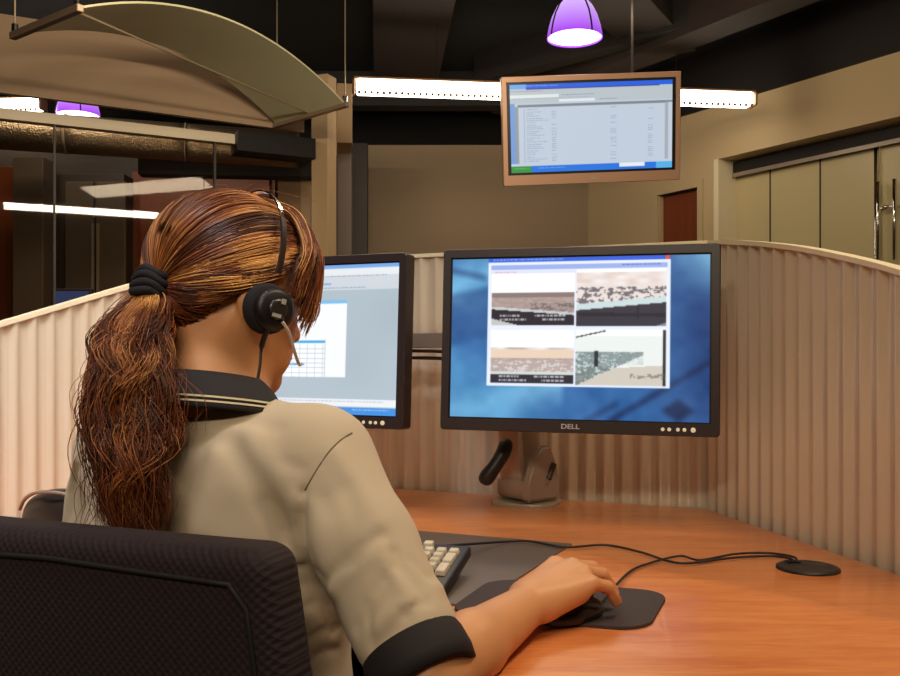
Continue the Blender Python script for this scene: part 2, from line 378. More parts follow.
# ceiling beams and ducts
def beam(name, label, a, b_, wd, z0, z1, m, g=None):
    a = Vector(a); b_ = Vector(b_); d = b_-a; yaw = math.atan2(d.y, d.x); c = (a+b_)/2
    o = B().box((c.x, c.y, (z0+z1)/2), (d.length, wd, z1-z0), Rz(yaw), .004).obj(name, m); return tag(o, label, 'beam' if 'beam' in name else 'duct', g)
beam('ceiling_beam', 'dark steel ceiling beam running alongside the right wall', W(-.1, .75, 0).xy, W(9, .75, 0).xy, .22, 2.86, 3.1, M['duct'], 'ceiling beams')
beam('air_duct', 'brown painted rectangular air duct above the left end of the long strip lamp', (-.16, 4.4), (-.36, 6.9), .44, 2.95, 3.1, M['duct'], 'painted air ducts')
beam('air_duct', 'short brown duct beside the purple pendant lamp, upper centre', (.78, 4.6), (1.35, 5.6), .36, 2.93, 3.1, M['duct'], 'painted air ducts')
beam('ceiling_beam', 'dark ceiling beam crossing behind the hanging television', (.2, 6.1), (2.2, 4.3), .12, 2.9, 3.1, M['darkbeam'], 'ceiling beams')
beam('ceiling_beam', 'dark ceiling beam across the room above the back wall', (-2.5, 6.5), (1.2, 6.5), .15, 2.85, 3.1, M['darkbeam'], 'ceiling beams')

# ------------------------------------------------------------------ strip lamps
def strip_lamp(label, a, b_):
    a = Vector(a); b_ = Vector(b_); d = b_-a; L = d.length; yaw = math.atan2(d.y, d.x); c = (a+b_)/2
    t = thing('strip_lamp', label, 'lamp', c, yaw, 'strip lamps under the ceiling'); MX = frame(c, Rz(yaw))
    B().box((0, 0, .048), (L, .09, .014), bev=.004).obj('housing', M['louver'], t, MX=MX)
    for s_ in (-1, 1): B().tube([(s_*L*.3, 0, .05), (s_*L*.3, 0, 3.1-c.z)], .002, 6).obj('hanging_wire', M['darkbeam'], t, MX=MX)
    for s_ in (-1, 1): B().box((s_*L/2, 0, .004), (.016, .105, .08), bev=.012).obj('end_cap', M['louver'], t, MX=MX)
    B().box((0, 0, .005), (L-.03, .105, .075), bev=.015, seg=3).obj('diffuser', M['tube'], t, MX=MX)
    b = B(); n = int(L/.034)
    for i in range(n):
        x = -L/2+.03+i*(L-.06)/(n-1); b.box((x, -.049, -.037), (.017, .010, .018), bev=.004, seg=1)
    b.obj('louver_blades', M['louver'], t, MX=MX); return t
strip_lamp('long bright strip lamp hanging behind the television near the back wall', (-.54, 5.05, 2.565), (1.79, 5.32, 2.575))
strip_lamp('short bright strip lamp seen in the gap under the curved bulkhead, far left', (-3.6, 6.2, 2.78), (-2.78, 6.15, 2.77))
# ------------------------------------------------------------------ pendant lamps
def pendant(label, c, r, zb):
    t = thing('pendant_lamp', label, 'lamp', (c[0], c[1], zb), 0, 'purple pendant lamps'); k = r/.14
    prof = [(.14, 0), (.138, .02), (.13, .06), (.115, .11), (.09, .16), (.06, .195), (.035, .21)]
    B().lathe([(a*k, z*k) for a, z in prof]+[(a*k*.96, z*k) for a, z in prof[::-1]], (c[0], c[1], zb), 32, cap=False).obj('shade', M['purple'], t, True)
    B().lathe([(.133*k, -.004), (.133*k, .004)], (c[0], c[1], zb+.012), 32).obj('diffuser', M['purplein'], t)
    b = B()
    for k_ in range(4):
        a = .5+k_*math.pi/2; b.tube([(c[0]+math.cos(a)*r_*k*1.02, c[1]+math.sin(a)*r_*k*1.02, zb+z*k) for r_, z in prof], .004, 6)
    b.obj('rib', M['darkbeam'], t, True)
    B().lathe([(.04*k, .2*k), (.04*k, .3*k), (.015, .33*k)], (c[0], c[1], zb), 16).obj('cap', M['louver'], t, True)
    B().tube([(c[0], c[1], zb+.3*k), (c[0], c[1], 3.1)], .006, 6).obj('cord', M['cord'], t); return t
pendant('purple glass pendant lamp hanging above the television, lit from inside', (.568, 4.1), .126, 2.512)
pendant('purple pendant lamp glimpsed under the curved bulkhead at upper left', (-2.48, 6.0), .14, 2.665)

# ------------------------------------------------------------------ left: bulkhead, column, glazing, meeting room
A0 = Vector((-2.1, 4.2, 0)); gd = (Vector((-.762, 4.896, 0))-A0).normalized(); gn = Vector((gd.y, -gd.x, 0)); ag = math.atan2(gd.y, gd.x)
def G(s, d, z): return A0+gd*s+gn*d+Vector((0, 0, z))         # d towards the camera
def gbox(b, s0, s1, d0, d1, z0, z1): b.box(G((s0+s1)/2, (d0+d1)/2, (z0+z1)/2), (s1-s0, abs(d1-d0), z1-z0), Rz(ag)); return b
bk = B(); n = 40; rows = []
for i in range(n+1):
    s_ = -1.6+i*(3.02/n); bow = .06*math.sin(math.pi*i/n)
    rows.append([G(s_, .17+bow, 2.235), G(s_, .17+bow, 2.586), G(s_, .14+bow, 2.586), G(s_, .14+bow, 2.235), G(s_, .17+bow, 2.235)])
bk.grid(rows); bk.bm.faces.new([v for v in bk.bm.verts[:4]]); soften(struct(bk.obj('wall_bulkhead', M['bulk'])))
win = gbox(B(), -1.6, 1.12, -.06, 0, 2.175, 2.225).obj('window_2', M['cream']); struct(win)
js = [-1.6, 0.20, 1.06, 1.47]
s49 = .235; s217 = 1.0
js = [-1.6, -.55, s49, s217, 1.47]
for a, b_ in zip(js, js[1:]): gbox(B(), a+.005, b_-.005, -.035, -.025, .02, 2.175).obj('pane', M['glass'], win)
for a in js[2:4]: gbox(B(), a-.005, a+.005, -.045, -.015, .02, 2.19).obj('mullion', M['darkpanel'], win)
struct(gbox(B(), 1.1, 1.52, -.1, .06, 2.13, 2.235).obj('trim_5', M['darkbeam']))
cp = P(324, 355, 4.92)
co = B().box((cp.x, cp.y, 1.295), (.10, .10, 2.59), Rz(math.radians(-22)), .003).obj('column', M['col']); tag(co, 'tall square beige column between the glazed meeting room and the back wall', 'column')
h = B().box(P(344, 120, 5.15), (.085, .3, .33), Rz(math.radians(8)), .003).obj('wall_header', M['col']); struct(h)
struct(B().box((P(345, 355, 5.5).x, 5.5, 1.15), (.085, .05, 2.3)).obj('wall_panel', M['greypanel']))
# meeting room behind the glass
struct(B().box((-2.7, 6.55, 1.3), (4.2, .1, 2.6)).obj('wall_meeting', M['darkpanel']))
def px_box(name, m, x0, x1, y0, Y, z0=0, th=.05, parent=None):
    a = P(x0, y0, Y); b_ = P(x1, y0, Y); z1 = a.z
    return B().box(((a.x+b_.x)/2, Y, (z0+z1)/2), (b_.x-a.x, th, z1-z0), bev=.004).obj(name, m, parent)
d2 = struct(px_box('door_2', M['doorwood'], 133, 276, 172, 6.4))
px_box('door_leaf', M['doorwood'], 140, 204, 176, 6.36, .02, .03, d2); px_box('door_leaf', M['doorwood'], 207, 270, 176, 6.36, .02, .03, d2)
d3 = struct(px_box('door_3', M['doorwood'], -40, 20, 167, 6.2)); 
struct(px_box('wall_pilaster', M['greypanel'], 20, 50, 160, 6.0, 0, .2))
struct(px_box('wall_divider', M['bulk'], 279, 312, 150, 6.2, 0, .1))
cb = thing('cupboard', 'dark tall cupboard behind the meeting room glass', 'cupboard', P(100, 355, 6.3)-Vector((0, 0, CZ)))
px_box('carcass', M['darkpanel'], 60, 132, 178, 6.35, 0, .3, cb)
for a, b_ in ((66, 94), (97, 126)): px_box('cupboard_door', M['greypanel'], a, b_, 182, 6.18, .02, .03, cb)
B().box(P(93, 260, 6.15), (.015, .02, .5)).obj('cupboard_handle', M['rail'], cb); B().box(P(98, 260, 6.15), (.015, .02, .5)).obj('cupboard_handle', M['rail'], cb)
dk = thing('round_duct', 'silver foil wrapped air duct running behind the glass header', 'duct', P(60, 130, 5.3))
pa, pb = P(-60, 126, 5.25), P(300, 150, 5.75); k_ = 14
for i in range(3):
    a = pa.lerp(pb, i/3); b_ = pa.lerp(pb, (i+1)/3-.006); pts = [a.lerp(b_, t/10) for t in range(11)]
    B().tube(pts, .115, 20).obj('duct_section', M['foil'], dk, True)
    B().tube([b_, b_.lerp(pb, .01)], .12, 20).obj('duct_collar', M['rail'], dk, True)
tag(B().box((P(230, 168, 5.9)), (1.15, .12, .13), Rz(.1), .01).obj('ceiling_beam', M['darkbeam']), 'short dark beam behind the glass over the wooden doors', 'beam')
mt = thing('meeting_table', 'low dark table behind the glass at far left', 'table', (-2.15, 5.35, 0))
B().box((-2.15, 5.35, 1.02), (1.0, .5, .03), bev=.005).obj('tabletop', M['greypanel'], mt)
for x in (-2.6, -1.7):
    for y in (5.15, 5.55): B().box((x, y, .5), (.04, .04, 1.005)).obj('leg', M['greypanel'], mt)
def plain_screen(label, c, wd, ht, yaw, base_z):
    t = thing('computer_monitor', label, 'monitor', (c[0], c[1], base_z), yaw); MX = frame(Vector(c), Rz(yaw))
    B().box((0, .02, 0), (wd, .04, ht), bev=.006).obj('casing', M['bezel'], t, MX=MX)
    B().box((0, -.003, 0), (wd-.03, .004, ht-.03)).obj('screen', mat('blue_screen', (.02, .03, .06), .3, emit=(s255(60, 74, 120), .6)), t, MX=MX)
    dz = base_z-c[2]; B().box((0, .04, (dz-ht/2)/2), (.05, .03, abs(dz)-ht/2+.1)).box((0, .03, dz+.008), (.2, .16, .015)).obj('stand', M['bezel'], t, MX=MX)
plain_screen('small distant monitor glowing blue behind the glass at far left', (P(71, 300, 5.3).x, 5.3, P(71, 303, 5.3).z), .24, .17, 0, 1.035)

# ------------------------------------------------------------------ arched canopy
zc = 2.246; Ln, Lf, Rn, Rf = Vector((-1.267, 3.06, zc)), Vector((-1.6, 3.31, zc)), Vector((-.493, 4.23, zc)), Vector((-.884, 4.6, zc))
ct = thing('arched_canopy', 'pale green arched ceiling canopy hung on wires at upper left', 'canopy', (Ln+Rf)/2)
rows = []; n = 40
for i in range(n+1):
    u = i/n; a = Ln.lerp(Rn, u); b_ = Lf.lerp(Rf, u); h_ = .172*4*u*(1-u); row = []
    for j in range(7): p = a.lerp(b_, j/6); row.append(p+Vector((0, 0, h_)))
    rows.append(row)
top = [[p+Vector((0, 0, .008)) for p in r] for r in rows]
b = B(); b.grid(rows); b.grid(top); b.grid([[r[0], q[0]] for r, q in zip(rows, top)]); b.grid([[r[-1], q[-1]] for r, q in zip(rows, top)])
soften(b.obj('sheet', M['canopy'], ct), 60)
for a, b_ in ((Ln, Lf), (Rn, Rf)):
    d = (b_-a); yaw = math.atan2(d.y, d.x); c = (a+b_)/2
    B().box(c, (d.length+.04, .026, .026), Rz(yaw), .003).obj('end_bar', M['bar'], ct)
    for q in (a, b_):
        B().lathe([(.012, -.01), (.012, .02)], q+Vector((0, 0, .02)), 10).obj('wire_clamp', M['chrome'], ct)
        B().tube([q, (q.x, q.y, 3.1)], .0035, 6).obj('hanging_wire', M['wire'], ct)
m0 = (Ln+Lf)/2; m1 = (Rn+Rf)/2
B().tube([Ln.lerp(Lf, .1)+Vector((0, 0, .01)), Rn.lerp(Rf, .5)+Vector((0, 0, .01))], .0045, 6).obj('tension_wire', M['wire'], ct)

# ================================================================== PARTITION
cR = Vector((.56, 1.954, 0)); cL = Vector((-.534, 2.406, 0)); endR = Vector((.80, .87, 0)); endL = Vector((-1.42, .94, 0))
pt = thing('cubicle_partition', 'curved-top corrugated beige partition wrapping around the desk', 'partition', cL)
def ztop(tag_, s_, L):
    if tag_ == 'back': return 1.309
    if tag_ == 'right': xs, zs = (0, .06, .2, .336, .474, .588, .8, 1.15), (1.309, 1.303, 1.282, 1.257, 1.224, 1.193, 1.12, .95)
    else: xs, zs = (0, .2, .47, .707, .95, 1.3, 1.75), (1.309, 1.28, 1.198, 1.125, 1.05, .95, .87)
    return float(np.interp(s_, xs, zs))
def flute(ph):     # cross-section of one corrugation
    return .0085*(.5+.5*math.cos(2*math.pi*ph))**1.5 + .0016*max(0, 1-abs(ph-.62)/.09)
pitch = .0416
for nm, a, b_ in (('back', cL, cR), ('right', cR, endR), ('left', endL, cL)):
    d = b_-a; L = d.length; d.normalize(); nrm = Vector((d.y, -d.x, 0))       # towards the worker
    N = int(L/pitch*16); cols = []; tops = []
    for i in range(N+1):
        s_ = L*i/N; sl = s_ if nm != 'left' else L-s_
        sm = np.mean([ztop(nm, max(0, min(L, sl+o_)), L) for o_ in (-.05, -.03, -.01, .01, .03, .05)])
        off = flute((s_/pitch) % 1); p = a+d*s_+nrm*(off-.008); tops.append((a+d*s_, sm))
        cols.append([Vector((p.x, p.y, z)) for z in np.linspace(.70, sm, 3)])
    b = B(); b.grid(cols); back = [[q-nrm*.022-nrm*0 for q in c] for c in cols]
    b.grid([[Vector(((a+d*(L*i/N)).x, (a+d*(L*i/N)).y, z))-nrm*.02 for z in (.70, tops[i][1])] for i in range(N+1)])
    soften(b.obj('panel', M['panel'], pt), 50)
    # lower solid panel under the desk
    B().box((a+b_)/2+Vector((0, 0, .36))-nrm*.012, (L, .02, .70), Rz(math.atan2(d.y, d.x))).obj('kick_panel', M['bulk'], pt)
    rb = B(); secs = []
    for i in list(range(0, N, 8))+[N]:
        p, z = tops[i]; secs.append([p+nrm*.003+Vector((0, 0, z+.001)), p+nrm*.003+Vector((0, 0, z+.010)), p-nrm*.026+Vector((0, 0, z+.010)), p-nrm*.026+Vector((0, 0, z+.001)), p+nrm*.003+Vector((0, 0, z+.001))])
    rb.grid(secs); soften(rb.obj('top_rail', M['cream'], pt))
for c, z in ((cL, 1.30), (cR, 1.30)): B().box((c.x+.012*(1 if c is cR else -.5), c.y+.018, z/2), (.016, .016, z), bev=.002).obj('corner_post', M['cream'], pt)

# ================================================================== DESK
dt = thing('desk', 'orange maple corner desk with curved front edge', 'desk', (.1, 1.6, 0))
def off(c): return (c.x, c.y)
front = spline([(.80, .80, 0), (.55, .72, 0), (.30, .76, 0), (.08, .88, 0), (-.06, 1.06, 0), (-.2, 1.23, 0), (-.38, 1.33, 0), (-.62, 1.33, 0), (-.85, 1.2, 0), (-1.2, .95, 0)], 60)
poly = [(-1.37, 1.00)]+[(-.52, 2.385), (.548, 1.938), (.78, .88)]+[(x, y) for x, y, z in front]
soften(B().prism(poly, .715, .74, .003).obj('desktop', M['wood'], dt), 30)
B().tube([(x, y, .7275) for x, y, z in front], .0128, 8).obj('edge_band', M['wood'], dt, True)
for x, y, a in ((.66, 1.1, 1.36), (-1.05, 1.25, 1.0), (.0, 2.08, -.39)): B().box((x, y, .357), (.5, .025, .714), Rz(a), .002).obj('leg_panel', M['bulk'], dt)
g = P(808, 569, 1.388); g = Vector((g.x, g.y, .74))
go = B().lathe([(.047, -.001), (.0468, .003), (.044, .0045), (.036, .0047), (.035, .0035), (.002, .0035)], g, 40).obj('cable_grommet', M['black'], dt, True, label='round dark cable cover')
B().box(g+Vector((-.012, .03, .004)), (.02, .014, .004)).obj('cable_slot', M['bezel_in'], go)

# ================================================================== MONITORS
def text_obj(txt, name, m, size, MX, parent, depth=.0006, squash=1.0):
    cu = bpy.data.curves.new('t', 'FONT'); cu.body = txt; cu.size = size; cu.extrude = depth; cu.align_x = 'CENTER'; cu.align_y = 'CENTER'; cu.offset = size*.02
    o = bpy.data.objects.new('t', cu); C.objects.link(o); dg = bpy.context.evaluated_depsgraph_get(); dg.update()
    me = bpy.data.meshes.new_from_object(o.evaluated_get(dg)); bpy.data.objects.remove(o)
    return link(name, me, m, parent, MX=MX @ Matrix.Rotation(math.pi/2, 4, 'X') @ Matrix.Diagonal((1, squash, 1, 1)))
class Img:
    def __init__(s, w, h, c): s.w, s.h = w, h; s.a = np.zeros((h, w, 3)); s.a[:] = np.array(c)/255
    def r(s, x0, y0, x1, y1, c):          # fractions of the image
        s.a[int(round(y0*s.h)):max(int(round(y1*s.h)), int(round(y0*s.h))+1), int(round(x0*s.w)):max(int(round(x1*s.w)), int(round(x0*s.w))+1)] = np.array(c)/255
    def words(s, x0, x1, y, c, hh=1, seed=0):
        rg = np.random.default_rng(seed+int(y*9999)+int(x0*777)); x = int(x0*s.w); X1 = int(x1*s.w); yy = int(y*s.h)
        while x < X1:
            L = rg.integers(1, 5); s.a[yy:yy+hh, x:min(x+L, X1)] = s.a[yy:yy+hh, x:min(x+L, X1)]*.35+np.array(c)/255*.65; x += L+1
def paint_screen(name, img, wd, ht, parent, MX, z=0, y=-.001, gain=1.0):
    h, w_ = img.a.shape[:2]; xs = np.linspace(-wd/2, wd/2, w_+1); zs = np.linspace(ht/2, -ht/2, h+1)+z
    Xg, Zg = np.meshgrid(xs, zs); V = np.stack([Xg.ravel(), np.full(Xg.size, y), Zg.ravel()], 1)
    i = np.arange(h*w_); r_ = i//w_; c_ = i % w_; a = r_*(w_+1)+c_; F = np.stack([a, a+w_+1, a+w_+2, a+1], 1)
    me = fast_mesh(V, F); at = me.color_attributes.new('Col', 'FLOAT_COLOR', 'CORNER')
    col = img.a.reshape(-1, 3); colL = np.where(col <= .04045, col/12.92, ((col+.055)/1.055)**2.4)*gain
    buf = np.ones((h*w_, 4, 4), np.float32); buf[:, :, :3] = colL[:, None, :]; at.data.foreach_set('color', buf.ravel())
    return link(name, me, M['screen'], parent, MX=MX)
def vnoise(h, w_, s, seed=0, ax=1.0):
    rg = np.random.default_rng(seed); gh, gw = max(2, int(h/s)+2), max(2, int(w_/(s*ax))+2); g_ = rg.random((gh, gw))
    y = np.linspace(0, gh-1.001, h); x = np.linspace(0, gw-1.001, w_); yi, xi = y.astype(int), x.astype(int); fy, fx = (y-yi)[:, None], (x-xi)[None]
    fy = fy*fy*(3-2*fy); fx = fx*fx*(3-2*fx)
    return (g_[yi][:, xi]*(1-fy)*(1-fx)+g_[yi+1][:, xi]*fy*(1-fx)+g_[yi][:, xi+1]*(1-fy)*fx+g_[yi+1][:, xi+1]*fy*fx)
def mixc(a, c, m): return a*(1-m[..., None])+np.array(c)/255*m[..., None]
# right monitor picture: blue desktop and four camera feeds
I = Img(264, 166, (60, 120, 180)); yy, xx = np.mgrid[0:166, 0:264]; u = xx/264; v = yy/166
base = mixc(np.zeros((166, 264, 3))+np.array((48, 100, 158))/255, (100, 165, 205), np.clip(1-abs(u*.9+v*1.4-.25)*3, 0, 1))
base = mixc(base, (24, 56, 108), np.clip((abs(v-.38+u*.3)<.16)*(.9-v)*.9*(u < .5), 0, 1)*.8)
base = mixc(base, (116, 178, 214), np.clip(1.2-abs((v-.98+u*.5))*7, 0, 1)*(u < .45)*.75)
base = mixc(base, (90, 160, 205), np.clip(1-abs(u-.14-(v-.9)*.7)*4, 0, 1)*(v > .55)*.6)
base = mixc(base, (24, 52, 104), np.clip((u-.72)*3.2, 0, 1)*np.clip(1.25-abs(v-.62)*1.2, 0, 1)*.85)
base = mixc(base, (140, 200, 225), np.clip((.25-v)*4, 0, 1)*np.clip((u-.85)*7, 0, 1)*.7)
base = mixc(base, (18, 32, 70), (abs(v-(1.62-u*.98)) < .018)*(u > .62)*1.0*.7)
base = mixc(base, (16, 28, 62), ((abs(u-.885)*1.2+abs(v-.93)*1.1) < .075)*1.0*.8)
base = mixc(base, (16, 34, 74), ((abs(v-.93+u*.0+(u-.62)*.9) < .02) & (u > .5) & (u < .66))*.5)
base = mixc(base, (20, 50, 100), ((abs(v-.07-(u-.0)*.35) < .018)*(u < .14))*.6)
base += (vnoise(166, 264, 9, 3)[..., None]-.5)*.06+(vnoise(166, 264, 30, 4)[..., None]-.5)*.10
I.a = np.clip(base, 0, 1); I.a = np.pad(I.a, ((4, 4), (4, 4), (0, 0)), 'edge'); I.a = np.mean([I.a[4+p_:170+p_, 4+q_:268+q_] for p_ in range(-3, 4) for q_ in range(-3, 4)], axis=0)
x0, x1, y0, y1 = .148, .855, .0, .80
I.r(x0, 0, x1, .025, (40, 90, 210)); I.r(x0, .022, x1, y1, (226, 232, 246)); I.r(x0+.01, .04, x1-.01, .075, (150, 170, 226)); I.r(x0+.01, .076, x1-.01, .098, (214, 220, 246)); I.words(x0+.53, x1-.03, .05, (40, 60, 150)); I.words(x0+.03, x0+.12, .086, (230, 120, 120)); I.words(x0+.02, x0+.3, .008, (220, 230, 250))
I.r(x1-.018, .002, x1-.004, .022, (220, 70, 60))
def feed(fx0, fy0, fx1, fy1, kind, seed):
    X0, X1, Y0, Y1 = int(fx0*264), int(fx1*264), int(fy0*166), int(fy1*166); h, w_ = Y1-Y0, X1-X0
    a = np.zeros((h, w_, 3))+.96; v, u = np.mgrid[0:h, 0:w_]; v = v/h; u = u/w_
    nz = .5*vnoise(h, w_, 1.2, seed, 1.6)+.5*vnoise(h, w_, 2.2, seed+7, 2.4); nz = np.clip((nz-.5)*1.5+.5, 0, 1); nb_ = vnoise(h, w_, 4, seed+1, 3)
    if kind == 0:
        a = mixc(a, (120, 100, 100), (v > .37)*.9); a = mixc(a, (178, 158, 150), (v > .45)*(.5+.5*nz)); a = mixc(a, (96, 86, 90), (v > .56)*(u > .45)*(nz > .5)*.7)
        ed = .66+.12*u; a = mixc(a, (200, 205, 205), (abs(v-ed) < .03)*.9); a = mixc(a, (38, 34, 44), (v > ed+.02)*1.); a = mixc(a, (190, 190, 190), (v > .86+(.4*u))*(u < .35)*1.)
    elif kind == 1:
        a = mixc(a, (206, 180, 170), (v > .05)*(.3+.6*nb_)*.8); a = mixc(a, (226, 214, 208), (v > .27)*.8); a = mixc(a, (90, 86, 96), (v > .3)*(nz > .55)*.85)
        ed = .62-.13*u; a = mixc(a, (196, 214, 216), (abs(v-ed-.04) < .055)*1.); a = mixc(a, (52, 50, 62), (v > ed+.09)*1.); a = mixc(a, (30, 28, 36), ((abs(v-.78-.02*u) < .03)|((abs(u-.68) < .01)&(v < .85)))*(v > ed+.09)*.7); a = mixc(a, (150, 150, 156), (v > .93+(1-u)*.5)*.8)
    elif kind == 2:
        a = mixc(a, (150, 130, 125), (abs(v-.335) < .025)*nb_*1.2); a = mixc(a, (222, 192, 165), (v > .36)*.8); a = mixc(a, (150, 136, 140), (v > .52)*(.5+.5*nz)*.9); a = mixc(a, (226, 226, 224), (v > .55)*(nz > .62)*.7)
        a = mixc(a, (206, 212, 208), (abs(v-.80) < .03)*1.); a = mixc(a, (44, 44, 54), (v > .83)*1.)
    else:
        a = mixc(a, (226, 232, 228), (v > .1)*.9); a = mixc(a, (196, 186, 172), (v > .72-.1*u)*.8)
        bd = (v > .38+.0*u)*(v < .9-.75*u+.1)*(u < .75); a = mixc(a, (88, 106, 108), bd*(.55+.45*nz)); a = mixc(a, (214, 228, 226), bd*(nz > .66)*.8)
        a = mixc(a, (150, 168, 166), ((v > .38)&(v < .62)&(u > .3)&(u < .75))*.5*nz); a = mixc(a, (20, 22, 26), (((abs(u-.23) < .02)&(v > .37)&(v < .66))|((abs(v-.05+(u-.2)*.35) < .012)&(u < .33)))*.8)
        a = mixc(a, (30, 32, 34), (u > .965)*.9); a = mixc(a, (110, 96, 90), (abs(v-.82) < .05)*(u > .6)*(nz > .5)*.6)
    I.a[Y0:Y1, X0:X1] = np.clip(a, 0, 1)
F4 = [(.165, .098, .495, .425, 0, 1), (.503, .080, .842, .430, 1, 2), (.165, .452, .495, .785, 2, 3), (.503, .452, .842, .79, 3, 4)]
for ff in F4: feed(*ff[:4], ff[4], ff[5]*13)
for ox, oy in ((0, 0), (0, .375)):
    I.words(.20, .28, .36+oy-.0, (250, 250, 250), 2, 5); I.words(.20, .31, .385+oy, (250, 250, 250), 2, 6); I.words(.34, .46, .36+oy, (250, 250, 250), 2, 7); I.words(.37, .46, .385+oy, (250, 250, 250), 2, 8)
IR = I
# left monitor picture: grey application with dialog
I = Img(264, 166, (176, 190, 200)); I.r(0, 0, 1, .025, (120, 165, 225)); I.r(0, .025, 1, .07, (228, 232, 236)); I.r(0, .07, 1, .17, (206, 212, 220)); I.words(.05, .95, .075, (120, 130, 150)); I.words(.5, .85, .155, (110, 120, 140)); I.r(.6, .12, .68, .135, (130, 170, 225))
I.r(.35, .235, .76, .755, (246, 248, 250)); I.r(.35, .235, .76, .262, (130, 190, 235)); I.r(.42, .505, .66, .525, (80, 170, 225)); I.r(.42, .655, .56, .672, (80, 170, 225)); I.words(.6, .65, .505, (250, 250, 250), 1)
for k in range(6): I.r(.42, .56+k*.032, .66, .562+k*.032, (200, 205, 215))
for k in range(7): I.r(.42+k*.038, .53, .421+k*.038, .755, (205, 210, 218))
I.r(.66, .5, .661, .755, (190, 196, 210)); I.r(0, .90, 1, .945, (232, 236, 240)); I.words(.1, .95, .915, (150, 160, 180)); I.r(0, .95, 1, 1, (64, 140, 220)); I.r(0, .95, .08, 1, (70, 170, 90)); I.words(.8, .97, .965, (220, 235, 250))
I.a += (vnoise(166, 264, 60, 9)[..., None]-.5)*.04; I.a = np.clip(I.a, 0, 1); IL = I
# television picture: spreadsheet
I = Img(240, 136, (198, 210, 226)); I.r(0, 0, 1, .055, (40, 100, 225)); I.r(0, 0, .1, .055, (110, 170, 240)); I.words(.1, .3, .02, (220, 235, 255)); I.r(.1, .05, .92, .062, (60, 40, 120)); I.r(0, .062, 1, .21, (190, 200, 205)); I.r(0, .12, .3, .155, (230, 236, 240)); I.r(.3, .175, .52, .205, (232, 238, 246))
I.words(.0, .2, .08, (160, 110, 120)); I.words(.02, .5, .16, (150, 160, 170)); I.words(.32, .52, .13, (90, 110, 150)); I.words(.55, .66, .185, (90, 110, 140)); I.r(.045, .225, 1, .255, (128, 138, 146)); I.r(0, .21, .03, .9, (120, 160, 220)); I.r(.03, .25, .05, .9, (150, 160, 165)); I.r(.955, .25, .975, .9, (168, 178, 184)); I.r(.975, .25, 1, .9, (200, 210, 224))
for k in range(25):
    y = .285+k*.0245; I.words(.10, .14+.1*random.random(), y, (120, 135, 160), 1, k)
    if random.random() > .2: I.words(.255, .285, y, (120, 135, 160), 1, k+40)
    if random.random() > .35: I.words(.62, .655, y, (120, 135, 160), 1, k+80)
    if random.random() > .4: I.words(.85, .88, y, (120, 135, 160), 1, k+90)
I.r(.085, .27, .087, .9, (170, 175, 190)); I.r(.0, .925, 1, 1, (44, 120, 226)); I.r(0, .925, .125, 1, (60, 150, 70)); I.words(.02, .11, .955, (180, 230, 180)); I.words(.17, .34, .955, (200, 220, 250)); I.r(.67, .93, .83, .97, (236, 242, 250)); I.r(.9, .925, 1, 1, (90, 180, 236)); I.a = np.clip(I.a, 0, 1); IT = I
def blur(I, n=1):
    for _ in range(n):
        a = np.pad(I.a, ((1, 1), (1, 1), (0, 0)), 'edge'); I.a = (a[1:-1, 1:-1]*4+a[:-2, 1:-1]+a[2:, 1:-1]+a[1:-1, :-2]+a[1:-1, 2:])/8
blur(IR, 1); blur(IL, 1); blur(IT, 1)
def framebox(W_, H_, b_l, b_t, b_b, th, r=.008):
    """a bezel: outer rounded frame with an opening"""
    b = B(); out = rrect(W_, H_, r, 5)
    iw, ih = W_-2*b_l, H_-b_t-b_b; cz = (b_b-b_t)/2; inn = [(x, z+cz) for x, z in rrect(iw, ih, .001, 5)]
    n_ = len(out); ov = [[b.bm.verts.new((x, y, z)) for x, z in out] for y in (0.004, 0)]; o2 = [b.bm.verts.new((x*.992, -.003, z*.992)) for x, z in out]
    i0 = [b.bm.verts.new((x, -.003, z)) for x, z in inn]; i1 = [b.bm.verts.new((x, .004, z)) for x, z in inn]; bk_ = [b.bm.verts.new((x, th, z)) for x, z in out]
    for A, D in ((bk_, ov[0]), (ov[0], ov[1]), (ov[1], o2), (o2, i0), (i0, i1)):
        for k in range(n_): b.bm.faces.new((A[k], A[(k+1) % n_], D[(k+1) % n_], D[k]))
    b.bm.faces.new(bk_); return b, cz, iw, ih
def lcd(label, c, yaw, tilt, roll, W_, H_, img, gain):
    R = rotm(yaw, tilt, roll); MX = frame(Vector(c), R); t = thing('computer_monitor', label, 'monitor', c, yaw, 'widescreen monitors on the desk')
    b, cz, iw, ih = framebox(W_, H_, .0165, .0175, .024, .034); soften(b.obj('bezel', M['bezel'], t, MX=MX), 35)
    B().box((0, .045, 0), (W_*.78, .03, H_*.72), bev=.012).obj('rear_housing', M['bezel'], t, MX=MX)
    B().box((0, .0035, cz), (iw+.004, .002, ih+.004)).obj('black_surround', M['bezel_in'], t, MX=MX)
    paint_screen('screen', img, iw-.006, ih-.006, t, MX, z=cz, y=.002, gain=gain)
    for k, x in enumerate((.168, .180, .196, .208, .224)):
        o = B().lathe([(.0036 if k < 4 else .0048, -.0012), (.0036 if k < 4 else .0048, .0004), (.002, .0012)], (x-.0, -.0035, -H_/2+.0125), 12, Matrix.Rotation(math.pi/2, 3, 'X')).obj('button', M['led'], t, MX=MX)
    return t, MX
WR, HR = .545, .3674
tR, MXR = lcd('widescreen monitor on the right showing four camera views on a blue desktop', (.2468, 1.7675, 1.1005), -.263, -.0525, .007, WR, HR, IR, 1.12)
text_obj('DELL', 'logo', M['logo'], .0165, MXR @ Matrix.Translation((-.008, -.0035, -HR/2+.0125)), tR, .0008, .8)
cLm = Vector((-.0905, 1.83, 0)); dl = Vector((-.92, .39, 0)).normalized(); cm = cLm+dl*(.27); cm.z = 1.100
